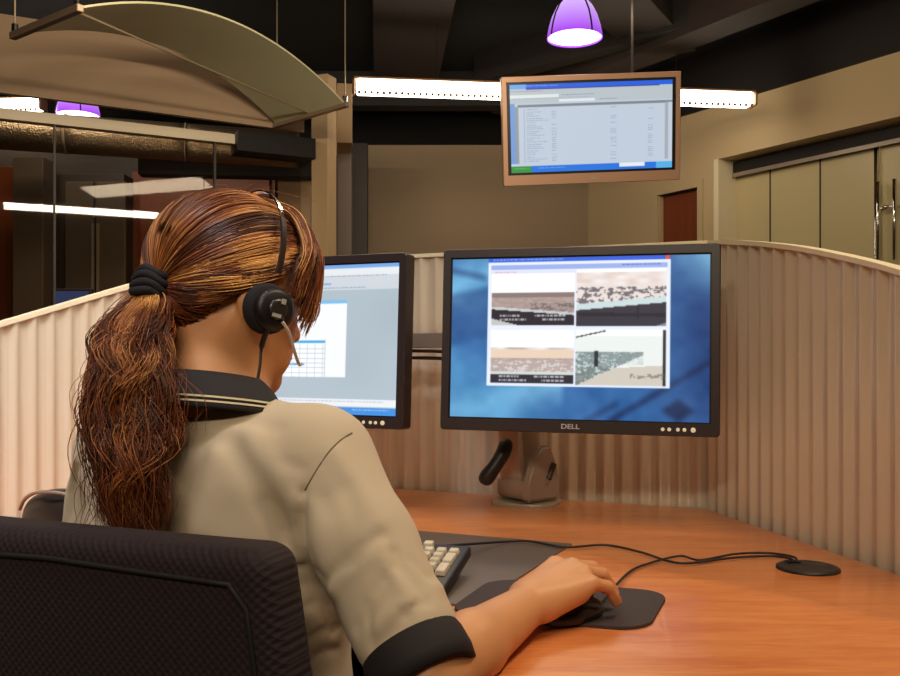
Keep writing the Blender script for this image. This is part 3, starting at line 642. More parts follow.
tL, MXL = lcd('widescreen monitor on the left, partly hidden by the woman, showing a grey window', cm, math.atan2(-dl.y, -dl.x), -.05, .003, .54, .362, IL, 1.05)
# dual monitor stand
st = thing('monitor_stand', 'grey two-monitor stand with black cable lever under the right monitor', 'stand', (.17, 1.99, .74))
R22 = Rz(math.radians(-22)); RS = Rz(math.radians(-52)); sb = Vector((.170, 2.0, 0)); MXP = frame(sb, R22); MXS = frame(sb, RS)
pl = [(x*1.0, y) for x, y in rrect(.145, .13, .045, 6)]
B().prism(pl, .74, .749, .003).obj('base_plate', M['platelight'], st, MX=MXP)
b = B().box((-.008, .0, .775), (.10, .085, .046), bev=.014, seg=4); soften(b.obj('base_housing', M['basegrey'], st, MX=MXS), 50)
cyl = [(y, z) for y, z in [(-.045, .752), (-.045, .79), (-.02, .84), (.0, .872), (.022, .872), (.042, .83), (.052, .79), (.052, .752)]]
b = B(); vs = [[b.bm.verts.new((x, y, z)) for y, z in cyl] for x in (.03, .056)]; n_ = len(cyl)
b.bm.faces.new(vs[0]); b.bm.faces.new(vs[1][::-1])
for k in range(n_): b.bm.faces.new((vs[0][k], vs[0][(k+1) % n_], vs[1][(k+1) % n_], vs[1][k]))
bmesh.ops.bevel(b.bm, geom=b.bm.edges[:], offset=.006, segments=3, affect='EDGES'); soften(b.obj('side_cover', M['basegrey'], st, MX=MXS), 50)
B().tube([(.0575, .012, .800), (.0575, .028, .832)], .007, 10).obj('slot', M['darkpanel'], st, MX=MXS)
b = B().box((-.040, .0, .93), (.052, .03, .30), Matrix.Rotation(-.06, 3, 'Y'), .006, 3); soften(b.obj('upright', M['silver'], st, MX=MXP), 50)
b = B().box((.004, .016, .93), (.045, .02, .30), bev=.004); b.obj('upright_back', M['platelight'], st, MX=MXP)
lv = [P(507, 440, 1.93), P(503, 453, 1.92), P(495, 466, 1.91), P(487, 477, 1.91), P(483, 484, 1.91)]
B().tube(spline(lv, 14), [.010, .014, .016, .016, .0155, .015, .015, .015, .016, .017, .017, .016, .013, .008], 12).obj('lever', M['black'], st, True, label='curved black lever')
ra = P(330, 338, 2.2); rb_ = P(560, 343, 2.0)
d = rb_-ra; B().box((ra+rb_)/2, (d.length, .012, .036), Rz(math.atan2(d.y, d.x)), .002).obj('crossbar', M['rail'], st)
B().box(ra.lerp(rb_, .99)+Vector((0, .0, -.01)), (.05, .03, .12), R22, .004).obj('crossbar_clamp', M['rail'], st)
for MXm, nm in ((MXR, 0), (MXL, 1)):
    a = MXm @ Vector((0 if nm == 0 else .1, .06, 0)); q = ra.lerp(rb_, .93 if nm == 0 else .15)
    B().tube([a, q], .018, 12).obj('mount', M['basegrey'], st, True)
tag(B().tube(spline([P(330, 357, 2.16), P(380, 352, 2.14), P(428, 351, 2.08), P(470, 354, 1.98), P(520, 360, 1.93)], 24), .004, 8).obj('video_cable', M['cord'], smooth=True), 'upper of two black video cables slung between the monitors', 'cable', 'video cables between the monitors')
tag(B().tube(spline([P(330, 366, 2.16), P(380, 359, 2.14), P(428, 358, 2.08), P(470, 361, 1.98), P(520, 368, 1.93)], 24), .004, 8).obj('video_cable', M['cord'], smooth=True), 'lower of two black video cables slung between the monitors', 'cable', 'video cables between the monitors')

# ------------------------------------------------------------------ television
R = rotm(.0351, .1797, -.043); MX = frame(Vector((.6327, 4.0194, 2.0788)), R)
tv = thing('television', 'flat television hung from the ceiling showing a spreadsheet', 'television', (.6327, 4.0194, 2.0788))
b, cz, iw, ih = framebox(.8, .4738, .022, .024, .046, .05, .004); soften(b.obj('frame', M['tv'], tv, MX=MX), 35)
B().box((0, .0035, cz), (iw+.004, .002, ih+.004)).obj('black_surround', M['bezel_in'], tv, MX=MX)
paint_screen('screen', IT, iw-.03, ih-.022, tv, MX, z=cz, y=.002, gain=.95)
text_obj('DELL', 'logo', M['logo'], .02, MX @ Matrix.Translation((.01, -.004, -.2369+.022)), tv, .0008, .8)
B().box((0, .08, 0), (.3, .06, .2), bev=.01).obj('wall_bracket', M['black'], tv, MX=MX)
B().tube([(.66, 4.1, 2.12), (.84, 4.15, 2.3)], .014, 8).tube([(.84, 4.15, 2.28), (.84, 4.15, 3.1)], .006, 8).obj('ceiling_pole', M['darkbeam'], tv)

# ================================================================== DESK ITEMS
o = Vector((.212, 1.563)); a1 = Vector((-.189, -.407)).normalized(); a2 = Vector((-.92, .39)).normalized()
q = [o, o+a1*.43, o+a1*.43+a2*.62, o+a2*.62]
tag(soften(B().prism([tuple(p) for p in q], .7403, .7428, .0008).obj('desk_mat', M['deskmat']), 30), 'large dark grey desk mat lying under the keyboard', 'mat')
pc = Vector((.148, 1.192)); ay = math.radians(-17)
pp = [tuple(pc+Vector((x*math.cos(ay)-y*math.sin(ay), x*math.sin(ay)+y*math.cos(ay)))) for x, y in [(a+.10*b_*.8, b_) for a, b_ in rrect(.252, .185, .042, 8)]]
tag(soften(B().prism(pp, .7403, .7445, .001).obj('mouse_pad', M['pad']), 30), 'black rounded mouse pad under the hand', 'mouse pad')
# keyboard
KR = Vector((.033, 1.352)); kd = Vector((-.25, -.97)).normalized(); kw = Vector((-.97, .25)); D_, Wk = .168, .45
kc = KR+kd*D_/2+kw*Wk/2; kyaw = math.atan2(-kw.y, -kw.x); Rk = Matrix.Rotation(kyaw, 3, 'Z') @ Matrix.Rotation(math.radians(9), 3, 'X')
MXK = frame(Vector((kc.x, kc.y, .7665)), Rk)
kb = thing('keyboard', 'black keyboard with glare coloured pale on its key tops, on the desk mat', 'keyboard', (kc.x, kc.y, .743), kyaw)
soften(B().box((0, 0, -.004), (Wk, D_, .018), bev=.005, seg=3).obj('body', M['keybody'], kb, MX=MXK), 50)
for x in (-.19, .19): B().box((x, .07, -.022), (.03, .012, .02), bev=.002).obj('foot', M['keybody'], kb, MX=MXK)
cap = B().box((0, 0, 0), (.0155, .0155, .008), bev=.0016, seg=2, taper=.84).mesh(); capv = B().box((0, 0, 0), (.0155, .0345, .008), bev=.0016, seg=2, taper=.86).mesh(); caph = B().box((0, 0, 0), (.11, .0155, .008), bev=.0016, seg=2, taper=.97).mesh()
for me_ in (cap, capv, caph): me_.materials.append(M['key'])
def keyat(me_, x, y, nm='key'):
    ob = bpy.data.objects.new(nm, me_); C.objects.link(ob); ob.parent = kb
    ob.matrix_basis = WM[kb].inverted() @ MXK @ Matrix.Translation((x, y, .0078)); WM[ob] = WM[kb]
x_r = Wk/2-.018; y_t = D_/2-.036
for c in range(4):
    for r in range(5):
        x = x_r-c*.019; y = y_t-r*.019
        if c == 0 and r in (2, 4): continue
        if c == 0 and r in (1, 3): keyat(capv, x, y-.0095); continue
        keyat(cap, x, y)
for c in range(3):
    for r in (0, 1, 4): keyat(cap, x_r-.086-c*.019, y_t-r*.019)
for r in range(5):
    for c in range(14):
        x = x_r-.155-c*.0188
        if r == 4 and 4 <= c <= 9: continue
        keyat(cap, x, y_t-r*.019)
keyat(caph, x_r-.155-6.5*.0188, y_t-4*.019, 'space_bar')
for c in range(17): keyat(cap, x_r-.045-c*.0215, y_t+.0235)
# cables
def onz(px, py, z=.7445): Y = (CZ-z)*900/(py-355); return Vector(((px-450)/900*Y, Y, z))
tag(B().tube(spline([MXK @ Vector((.17, .084, 0)), onz(500, 542, .749), onz(528, 541, .748), onz(565, 547, .746), onz(605, 545), onz(640, 552), onz(668, 561), onz(690, 563), onz(730, 558), onz(770, 556), onz(792, 559, .748), g+Vector((-.016, .03, .003))], 90), .0021, 8).obj('keyboard_cable', M['cord'], smooth=True), 'black keyboard cable running from keyboard across desk to cable hole', 'cable')
# mouse
md = Vector((.76, .65, 0)).normalized(); MXM = frame(Vector((.151, 1.114, .7445)), Rz(math.atan2(md.y, md.x)))
V, Q = sdf_mesh([ell((0, 0, .006), (.053, .027, .020), k=.004)], (-.07, -.05, -.03), (.07, .05, .05), .0016)
V[:, 2] = np.maximum(V[:, 2], .001); ms = thing('computer_mouse', 'black mouse under the woman\'s right hand', 'mouse', (.151, 1.114, .7445), math.atan2(md.y, md.x))
link('shell', fast_mesh(V, Q), M['mouse'], ms, smooth=True, MX=MXM)
B().lathe([(.008, -.003), (.009, 0), (.008, .003)], (.03, 0, .019), 16, Matrix.Rotation(math.pi/2, 3, 'X')).obj('scroll_wheel', M['headgrey'], ms, True, MX=MXM)
tag(B().tube(spline([MXM @ Vector((.054, 0, .008)), onz(628, 573, .7455), onz(650, 563), onz(680, 556), onz(700, 560, .746), onz(735, 554, .746), onz(768, 553), onz(794, 557, .749), g+Vector((-.008, .03, .003))], 80), .0019, 8).obj('mouse_cable', M['cord'], smooth=True), 'black mouse cable crossing the keyboard cable on the desk', 'cable')
# dark bag on the far left of the desk
bagp = P(66, 500, 1.45); V, Q = sdf_mesh([ell((0, 0, .07), (.085, .035, .044), k=.03), cone((-.055, 0, .03), (.055, 0, .03), .03, .03, .03)], (-.12, -.07, -.02), (.12, .07, .16), .005)
bg = thing('handbag', 'small dark rounded bag on the desk by her left arm', 'bag', (bagp.x, 1.45, .741)); V[:, 2] = np.maximum(V[:, 2], .0015)
link('bag_body', fast_mesh(V, Q), M['leather'], bg, smooth=True, MX=frame(Vector((bagp.x, 1.45, .741)), Rz(-.4)))
B().tube([(x, -.036*(1-abs(x)/.14), .07+.043*math.sqrt(max(0, 1-(x/.086)**2))) for x in np.linspace(-.085, .085, 20)], .003, 6).obj('piping', M['rail'], bg, True, MX=frame(Vector((bagp.x, 1.45, .741)), Rz(-.4)))

# ================================================================== OFFICE CHAIR
Rc = Vector((.923, -.385, 0)); Fc = Vector((.385, .923, 0)); cbk = Vector((-.160, .758, 0))-Rc*.235; yc = math.atan2(Rc.y, Rc.x)
MXC = frame(Vector((cbk.x, cbk.y, 0)), Rz(yc)); seatc = MXC @ Vector((0, .29, 0))
ch = thing('office_chair', 'black patterned-fabric office chair with wide square backrest, foreground', 'chair', (seatc.x, seatc.y, 0), yc)
def backrest(X):
    x, y, z = X.T; bend = .10*x*x; hw = .232+.14*(.90-z); cy = .034
    q = np.stack([abs(x)-(hw-.022), abs(y-cy-bend-.03*(.91-z))-(.034-.022), abs(z-.668)-(.234-.022)], 1)
    return np.sqrt((np.maximum(q, 0)**2).sum(1))+np.minimum(q.max(1), 0)-.022
V, Q = sdf_mesh([('f', backrest, .01)], (-.34, -.06, .38), (.34, .16, .95), .005); V = smooth_mesh(V, Q, 1)
link('backrest', fast_mesh(V, Q), M['chair'], ch, smooth=True, MX=MXC)
def onback(x, z, o=0): return Vector((x, .10*x*x+.03*(.91-z)-.0005-o, z))
hwf = lambda z: .232+.14*(.90-z)
pth = [onback(-hwf(z)+.022, z) for z in np.linspace(.47, .852, 12)]+[onback(x, .878-.006*abs(x)/.2) for x in np.linspace(-hwf(.88)+.035, hwf(.88)-.035, 20)]+[onback(hwf(z)-.022, z) for z in np.linspace(.852, .47, 12)]
B().tube(pth, .0028, 6).obj('piping', M['piping'], ch, True, MX=MXC)
V, Q = sdf_mesh([('f', lambda X: (lambda q: np.sqrt((np.maximum(q, 0)**2).sum(1))+np.minimum(q.max(1), 0)-.035)(np.abs(X-np.array((0, .29, .445)))-np.array((.25-.035, .235-.035, .045-.035))), .01)], (-.3, 0, .37), (.3, .6, .53), .008)
link('seat', fast_mesh(V, Q), M['chair'], ch, smooth=True, MX=MXC)
B().tube([(0, .06, .45), (0, .02+.06, .5), (0, .07, .62)], .022, 10).box((0, .16, .395), (.07, .25, .03), bev=.006).obj('back_bracket', M['black'], ch, MX=MXC)
B().tube([(0, .29, .12), (0, .29, .40)], .025, 16).obj('gas_column', M['headgrey'], ch, True, MX=MXC)
for k in range(5):
    a = k*2*math.pi/5+.3; c, s_ = math.cos(a), math.sin(a)
    lg = B().tube([(0, .29, .115), (.15*c, .29+.15*s_, .10), (.28*c, .29+.28*s_, .075)], [.03, .02, .015], 10).obj('leg', M['black'], ch, True, MX=MXC)
    B().lathe([(.026, -.02), (.03, -.01), (.03, .01), (.026, .02)], (.28*c, .29+.28*s_, .031), 16, Matrix.Rotation(math.pi/2, 3, 'X')).obj('caster', M['black'], lg, True, MX=MXC)

# ================================================================== THE WOMAN
S0 = np.array((-.27, 1.06, 0)); TR = np.array((.906, -.42, 0)); TFw = np.array((.42, .906, 0))
def T(r, f, z): return S0+TR*r+TFw*f+np.array((0, 0, z))
TM = np.stack([TR, TFw, (0, 0, 1)], 1)                       # columns: right, forward, up
ps, pit, rl = math.radians(48), math.radians(12), 0
hf = np.array((math.sin(ps)*math.cos(pit), math.cos(ps)*math.cos(pit), -math.sin(pit))); hr = np.array((math.cos(ps), -math.sin(ps), 0)); hu = np.cross(hr, hf)
HM = np.stack([hr, hf, hu], 1); HC = np.array((-.268, 1.09, 1.172)); HS = .96
def H(r, f, u): return HC+HM@(np.array((r, f, u))*HS)
HMX = Matrix([[*HM[i], HC[i]] for i in range(3)]+[[0, 0, 0, 1]])
def hell(c, r, k=.01, sub=False, Rl=None): return ell(H(*c), np.array(r)*HS, HM if Rl is None else HM@Rl, k, sub)
body = [hell((0, 0, 0), (.074, .094, .085), .02), hell((0, .030, -.05), (.062, .062, .075), .02), hell((0, .045, -.10), (.042, .040, .04), .02),
 cone(H(-.052, -.002, -.07), H(-.012, .075, -.122), .020*HS, .017*HS, .02), cone(H(.052, -.002, -.07), H(.012, .075, -.122), .020*HS, .017*HS, .02),
 hell((0, .083, -.128), (.018, .014, .015), .012), hell((.036, .066, -.055), (.022, .020, .024), .015), hell((.036, .058, -.092), (.021, .030, .030), .018), hell((-.036, .058, -.092), (.021, .030, .030), .018), hell((-.036, .066, -.055), (.022, .020, .024), .015),
 cone(H(0, .088, -.018), H(0, .108, -.058), .007, .010, .008), hell((0, .104, -.060), (.013, .012, .009), .006), hell((.010, .098, -.062), (.007, .009, .006), .004), hell((-.010, .098, -.062), (.007, .009, .006), .004),
 cone(H(-.035, .080, -.008), H(.035, .080, -.008), .009, .009, .014),
 hell((.031, .098, -.026), (.016, .012, .011), .008, True), hell((-.031, .098, -.026), (.016, .012, .011), .008, True),
 hell((.031, .0830, -.0215), (.0142, .0128, .0085), .003), hell((-.031, .0830, -.0215), (.0142, .0128, .0085), .003), hell((.031, .0822, -.0345), (.0140, .0118, .0050), .003), hell((-.031, .0822, -.0345), (.0140, .0118, .0050), .003),
 hell((0, .095, -.088), (.022, .008, .0045), .004), hell((0, .094, -.097), (.019, .008, .005), .004),
 hell((.077, -.004, -.038), (.007, .017, .029), .006), hell((-.077, -.004, -.038), (.007, .017, .029), .006),
 cone(T(0, -.01, .975), H(0, -.022, -.055), .056, .050, .03), cone(T(0, -.01, .99), T(0, -.01, .93), .058, .08, .04)]
SR, SL = T(.142, 0, .952), T(-.148, 0, .952)
ER, WRt = np.array((-.022, .862, .760)), np.array((.098, 1.068, .777))
EL, WLt = np.array((-.455, 1.17, .79)), np.array((-.235, 1.285, .80))
body += [cone(T(-.12, 0, .94), T(.12, 0, .94), .05, .05, .03), ell(T(0, 0, .83), (.135, .085, .18), TM, .03), ell(T(0, 0, .60), (.13, .09, .16), TM, .03)]
def arm(Sh, E, Wr):
    m = E*.62+Wr*.38
    return [cone(Sh, E, .044, .036, .02), cone(E, m, .036, .035, .012), cone(m, Wr, .035, .0235, .012)]
def hand(Wr, D, L, side, bend=1., dz=0):
    D = np.array(D, float); D /= np.linalg.norm(D); L = np.array(L, float); L /= np.linalg.norm(L); U = np.array((0, 0, 1.)); out = []; nails = []
    def q(d, l, u): return Wr+D*d+L*l+U*(u+dz)
    specs = [(-.034, .078, .026, .038, .021, .016, .0088), (-.010, .083, .027, .042, .024, .017, .0090), (.011, .079, .024, .038, .022, .016, .0085), (.032, .070, .016, .029, .017, .014, .0076)]
    for l, d0, zk, a, b_, c, r in specs:
        mcp = q(d0, l, zk); out.append(cone(q(.0, l*.45, .004), mcp, .0165, .0118 if r > .008 else .0105, .012))
        pip = q(d0+a*.93, l*1.08, zk-.008*bend); dip = q(d0+a*.93+b_*.68, l*1.08, zk-.008*bend-b_*.72); tip = q(d0+a*.93+b_*.68+c*.45, l*1.06, zk-.008*bend-b_*.72-c*.8)
        out += [cone(mcp, pip, r*1.16, r*1.04, .004), cone(pip, dip, r*1.05, r*.93, .003), cone(dip, tip, r*.93, r*.78, .003)]
        ax = (tip-dip)/np.linalg.norm(tip-dip); nn = np.cross(ax, L); nn *= np.sign(nn@D) if abs(nn@D) > 1e-3 else 1
        nails.append((tip*.8+dip*.2+nn*r*.72, ax, L, r))
    out.append(cone(q(.0, -.008, 0), q(.06, -.012, .012), .019, .014, .014)); out.append(cone(q(.005, .016, -.004), q(.055, .024, .004), .016, .012, .012))
    t0, t1, t2, t3 = q(.012, -.020, -.004), q(.040, -.040, -.008), q(.068, -.047, -.014), q(.090, -.044, -.022)
    out += [cone(t0, t1, .016, .0125, .012), cone(t1, t2, .0115, .0105, .004), cone(t2, t3, .0105, .0085, .003)]
    return out, nails
body += arm(SR, ER, WRt)+arm(SL, EL, WLt)
hR, nR = hand(WRt, (.75, .66, 0), (.66, -.75, 0), 1); hL, nL = hand(WLt, (.75, .62, 0), (-.62, .75, 0), -1)
body += hR+hL
wm_ = thing('person', 'woman seated at the desk with brown ponytail, tan polo shirt and headset, seen from behind', 'person', (S0[0], S0[1], 0))
V, Q = sdf_mesh(body, (-.56, .78, .50), (.30, 1.42, 1.30), .0034); V = smooth_mesh(V, Q, 1, .4)
link('body', fast_mesh(V, Q), M['skin'], wm_, smooth=True)
b = B()
for c, ax, L_, r in nR+nL:
    ax, L_ = Vector(ax), Vector(L_); L_ = (L_-ax*L_.dot(ax)).normalized(); nn = ax.cross(L_); Rn_ = Matrix((L_, ax, nn)).transposed()
    b.box(Vector(c), (r*1.3, r*1.5, r*.35), Rn_, r*.15)
b.obj('fingernails', M['nail'], wm_, True)
for s_ in (-1, 1):
    e0 = H(s_*.031, .0815, -.027)
    ey = B().lathe([(.001, -.0115), (.006, -.0098), (.0098, -.006), (.0115, 0), (.0098, .006), (.006, .0098), (.001, .0115)], Vector(e0), 16).obj('eye', M['white'], wm_, True)
    B().lathe([(.0055, .0), (.003, .001)], Vector(H(s_*.031, .0930, -.0295)), 14, Matrix([list(x) for x in HM]) @ Matrix.Rotation(-math.pi/2, 3, 'X')).obj('iris', M['iris'], ey)
for s_ in (-1, 1): B().tube([Vector(H(s_*x, .0935-.9*(x-.018)**2*8, -.0035+.12*(x-.014)-3.2*(x-.03)**2)) for x in np.linspace(.014, .046, 9)], [.0008, .0016, .0019, .002, .0019, .0017, .0014, .001, .0005], 6).obj('eyebrow', M['hairdark'], wm_, True)
B().tube([Vector(H(x, .1025-.25*abs(x)**1.3, -.0915)) for x in np.linspace(-.02, .02, 9)], [.001, .003, .004, .0045, .004, .0045, .004, .003, .001], 8).obj('lips', M['lips'], wm_, True)

# ---- shirt
CU = SR+.84*(ER-SR); axR = ER-SR; axR /= np.linalg.norm(axR)
CUl = SL*.12+EL*.88
shirt = [ell(T(0, -.002, .86), (.172, .108, .165), TM, .04), ell(T(0, .005, .70), (.163, .118, .22), TM, .05),
 cone(T(-.128, -.008, .948), T(.128, -.008, .948), .052, .052, .04), cone(T(0, -.02, .968), T(.12, -.012, .950), .046, .050, .04), cone(T(0, -.02, .968), T(-.12, -.012, .950), .046, .050, .04),
 ell(T(.06, -.065, .90), (.065, .035, .08), TM, .04), ell(T(-.06, -.065, .90), (.065, .035, .08), TM, .04),
 cone(SR, SR*.5+CU*.5, .058, .052, .028), cone(SR*.5+CU*.5, CU-axR*.006, .052, .051, .02),
 cone(SL, SL*.5+CUl*.5, .058, .055, .028), cone(SL*.5+CUl*.5, CUl, .055, .057, .02), ell(T(0, .01, .52), (.165, .13, .1), TM, .04)]
def hit(px, py, y0=.72):
    d = np.array(((px-450)/900, 1, (355-py)/900)); t = y0
    for _ in range(60):
        p = np.array((0, 0, CZ))+d*t; e = evall(shirt, p[None])[0]
        if e < .0005 or t > 1.6: break
        t += e*.8
    return p
# cloth creases: (points on the photographed garment, depth, half width); + groove, - ridge
CR = [([(345, 437), (330, 450), (316, 470), (303, 493)], .0022, .004), ([(303, 495), (303, 520), (305, 550), (314, 585), (335, 630)], .0065, .006), ([(295, 500), (294, 530), (297, 560)], -.004, .008),
 ([(312, 505), (318, 545), (332, 590)], -.004, .010), ([(205, 440), (188, 480), (176, 530)], .0050, .013), ([(228, 440), (252, 478), (284, 530)], .0065, .012), ([(250, 435), (274, 470), (296, 500)], -.0045, .013),
 ([(215, 455), (208, 500), (200, 530)], -.0045, .013), ([(262, 505), (275, 528), (285, 545)], .005, .008), ([(284, 462), (303, 468)], .002, .006), ([(195, 415), (240, 418), (280, 428)], .0022, .010),
 ([(326, 581), (352, 556), (381, 535)], .0045, .0065), ([(330, 592), (356, 570), (384, 549)], -.003, .007), ([(357, 628), (372, 600), (394, 568)], .0048, .006), ([(394, 552), (405, 570), (420, 592)], .0045, .006), ([(385, 560), (398, 580), (410, 600)], -.004, .007),
 ([(379, 645), (405, 618), (449, 600)], .0050, .006), ([(372, 630), (400, 606), (440, 588)], -.0045, .007), ([(366, 605), (370, 630), (376, 655)], .0045, .005), ([(335, 452), (358, 482), (380, 520)], -.0035, .012), ([(345, 490), (352, 520), (350, 560)], .0035, .012), ([(402, 612), (425, 602), (450, 605)], .004, .005),
 ([(325, 500), (335, 520), (340, 560)], .0028, .010), ([(412, 560), (428, 578), (446, 590)], .0035, .005),
 ([(66, 470), (62, 500), (60, 522)], .005, .006), ([(84, 450), (74, 480), (68, 522)], .005, .006), ([(75, 460), (68, 490), (64, 522)], -.004, .006), ([(98, 440), (92, 480), (90, 520)], .004, .008),
 ([(291, 566), (305, 568), (318, 574)], .005, .004), ([(297, 586), (310, 585), (322, 588)], .005, .004), ([(301, 610), (315, 604), (330, 606)], .005, .004), ([(305, 640), (322, 630), (338, 628)], .005, .004), ([(310, 660), (325, 650), (340, 650)], .005, .004)]
CRW = [([hit(*p) for p in pts], a, w_) for pts, a, w_ in CR]
def folds(X, v):
    q = (X-S0)@TM; r, f, z = q.T; t = (X-SR)@axR
    out = v-.0016*np.sin(z*60+r*30+3*np.sin(r*19))*np.clip((.93-z)/.05, 0, 1)
    for pts, a, w_ in CRW:
        if ((X[len(X)//2]-pts[1])**2).sum() > .16**2: continue
        d2 = np.full(len(X), 1.)
        for A_, B_ in zip(pts, pts[1:]):
            ab = B_-A_; u = np.clip((X-A_)@ab/(ab@ab), 0, 1); d2 = np.minimum(d2, ((X-A_-u[:, None]*ab)**2).sum(1))
        out = out+a*np.exp(-d2/w_**2)*.85
    return out
V, Q = sdf_mesh(shirt, (-.58, .78, .46), (.10, 1.30, 1.06), .004, folds); V = smooth_mesh(V, Q, 1, .4)
link('polo_shirt', fast_mesh(V, Q), M['shirt'], wm_, smooth=True, )
def cuff(c, ax, r0, name):
    c = Vector(c); ax = Vector(ax).normalized(); Rq = ax.to_track_quat('Z', 'Y').to_matrix()
    prof = [(r0+.003, -.020), (r0+.005, -.012), (r0+.006, .006), (r0+.004, .018), (r0-.001, .019), (r0-.010, .017), (r0-.013, .004)]
    return B().lathe(prof, c, 40, Rq, cap=False).obj(name, M['blackcloth'], wm_, True, label='black knitted cuff')
cuff(CU+axR*.026, axR, .048, 'sleeve_cuff'); al = EL-SL; cuff(CUl+al/np.linalg.norm(al)*.03, al, .054, 'sleeve_cuff')
# shoulder seam on the right sleeve
def on_shirt(px, py, o_=.0):
    d = np.array(((px-450)/900, 1, (355-py)/900)); t = .72
    for _ in range(160):
        p = np.array((0, 0, CZ))+d*t; e = folds(p[None], evall(shirt, p[None]))[0]
        if e < .0003 or t > 1.6: break
        t += e*.5
    return Vector(p)
B().tube([on_shirt(x, y) for x, y, _ in spline([(352, 433, 0), (341, 440, 0), (329, 452, 0), (316, 471, 0), (305, 490, 0)], 30)], .0010, 6).obj('shoulder_seam', M['seam'], wm_, True)
# ---- collar
nk = T(0, -.012, 0); cdz = -.009
def ring(z, ra, rb2, tilt, n=48, sh=0): return [Vector((*(nk+TR*ra*math.cos(a)+TFw*(rb2*math.sin(a)+sh))[:2], z+cdz-tilt*math.sin(a)*(1 if math.sin(a) < 0 else 2.6))) for a in np.linspace(0, 2*math.pi, n+1)]
secs = [ring(1.016, .060, .060, .008), ring(1.040, .063, .063, .010), ring(1.052, .0655, .066, .012), ring(1.047, .071, .073, .013), ring(1.032, .081, .083, .014), ring(1.019, .092, .092, .015), ring(1.012, .0985, .099, .016), ring(1.010, .096, .096, .016)]
B().grid(secs).obj('collar', M['blackcloth'], wm_, True)
for za, ra in ((1.0245, .0905), (1.0195, .0938)):
    b = B(); b.grid([ring(za, ra, ra+.0005, .0145), ring(za-.0022, ra+.0016, ra+.002, .0148)]); b.obj('collar_stripe', M['stripe'], wm_, True)
# ---- trousers, shoes
tr = [ell(T(0, .02, .53), (.17, .13, .09), TM, .05)]
for s_ in (-1, 1):
    kn = T(s_*.10, .46, .53); an = T(s_*.10, .44, .12); tr += [cone(T(s_*.085, .03, .54), kn, .078, .062, .03), cone(kn, an, .06, .045, .02)]
    sh_ = B().box(Vector(T(s_*.10, .49, .05)), (.09, .25, .09), Rz(math.atan2(TR[1], TR[0])), .03, 4).obj('shoe', M['leather'], wm_, True)
V, Q = sdf_mesh(tr, (-.60, .85, .03), (.20, 1.75, .66), .009); link('trousers', fast_mesh(V, Q), M['trousers'], wm_, smooth=True)

# ---- hair
ER3 = np.array((.079, .100, .091))
def surf(d, k=1.0):
    """direction (n,3) in head frame -> point on the hair ellipsoid, head frame"""
    e = np.where(d[..., 2:3] < 0, np.array((.079, .100, .112)), ER3); t = 1/np.sqrt(((d/e)**2).sum(-1, keepdims=True)); return d*t*k
def nrm(v): return v/np.linalg.norm(v, axis=-1, keepdims=True)
# base cap
nu, nv = 96, 64; ths = np.linspace(0, 2*math.pi, nu, endpoint=False); phs = np.linspace(0, math.pi, nv)
D3 = np.array([[(math.sin(p)*math.cos(t), math.sin(p)*math.sin(t), math.cos(p)) for t in ths] for p in phs]).reshape(-1, 3)
hl = np.array([(0, .80, .62), (.30, .76, .60), (.55, .66, .46), (.80, .50, .22), (.93, .36, .0), (.97, .16, -.12), (.95, -.02, -.2), (.90, -.30, -.42), (.72, -.50, -.66), (.40, -.58, -.84), (0, -.60, -.90)])
hl = nrm(hl); TD = nrm(np.array((.13, -.87, -.42)))
def slerp(a, b_, t):
    w_ = np.arccos(np.clip((a*b_).sum(-1, keepdims=True), -1, 1)); return (np.sin((1-t)*w_)*a+np.sin(t*w_)*b_)/np.sin(w_)
def hline(s):   # s in [0,1] from forehead centre to nape centre
    x = s*(len(hl)-1); i = np.minimum(x.astype(int), len(hl)-2); f = (x-i)[:, None]; return nrm(hl[i]*(1-f)+hl[i+1]*f)
# cap mesh: fan of the same sweep as the strands
ss = np.linspace(0, 1, 60); ts = np.linspace(0, 1, 24); both = []
for sg in (1, -1):
    st_ = hline(ss)*np.array((sg, 1, 1)); rows = []
    for t in ts: p = surf(slerp(st_, TD[None].repeat(60, 0), t if t < 1 else .9999), 1.0); rows.append(p)
    both.append(np.stack(rows))
b = B()
for G_ in both: b.grid([[Vector(HC+HM@(p*HS)) for p in row] for row in G_])
b.obj('hair_cap', M['hairdark'], wm_, True)
dark, aub, gold = np.array(s255(48, 20, 10)), np.array(s255(150, 78, 36)), np.array(s255(240, 178, 100))
def hcol(x):
    x = np.clip(x, 0, 1)[..., None]; return np.where(x < .5, dark+(aub-dark)*x*2, aub+(gold-aub)*(x*2-1))
def n1(x, seed): 
    rg = np.random.default_rng(seed); g_ = rg.random(4096); i = np.floor(x).astype(int) % 4095; f = x-np.floor(x); f = f*f*(3-2*f); return g_[i]*(1-f)+g_[i+1]*f
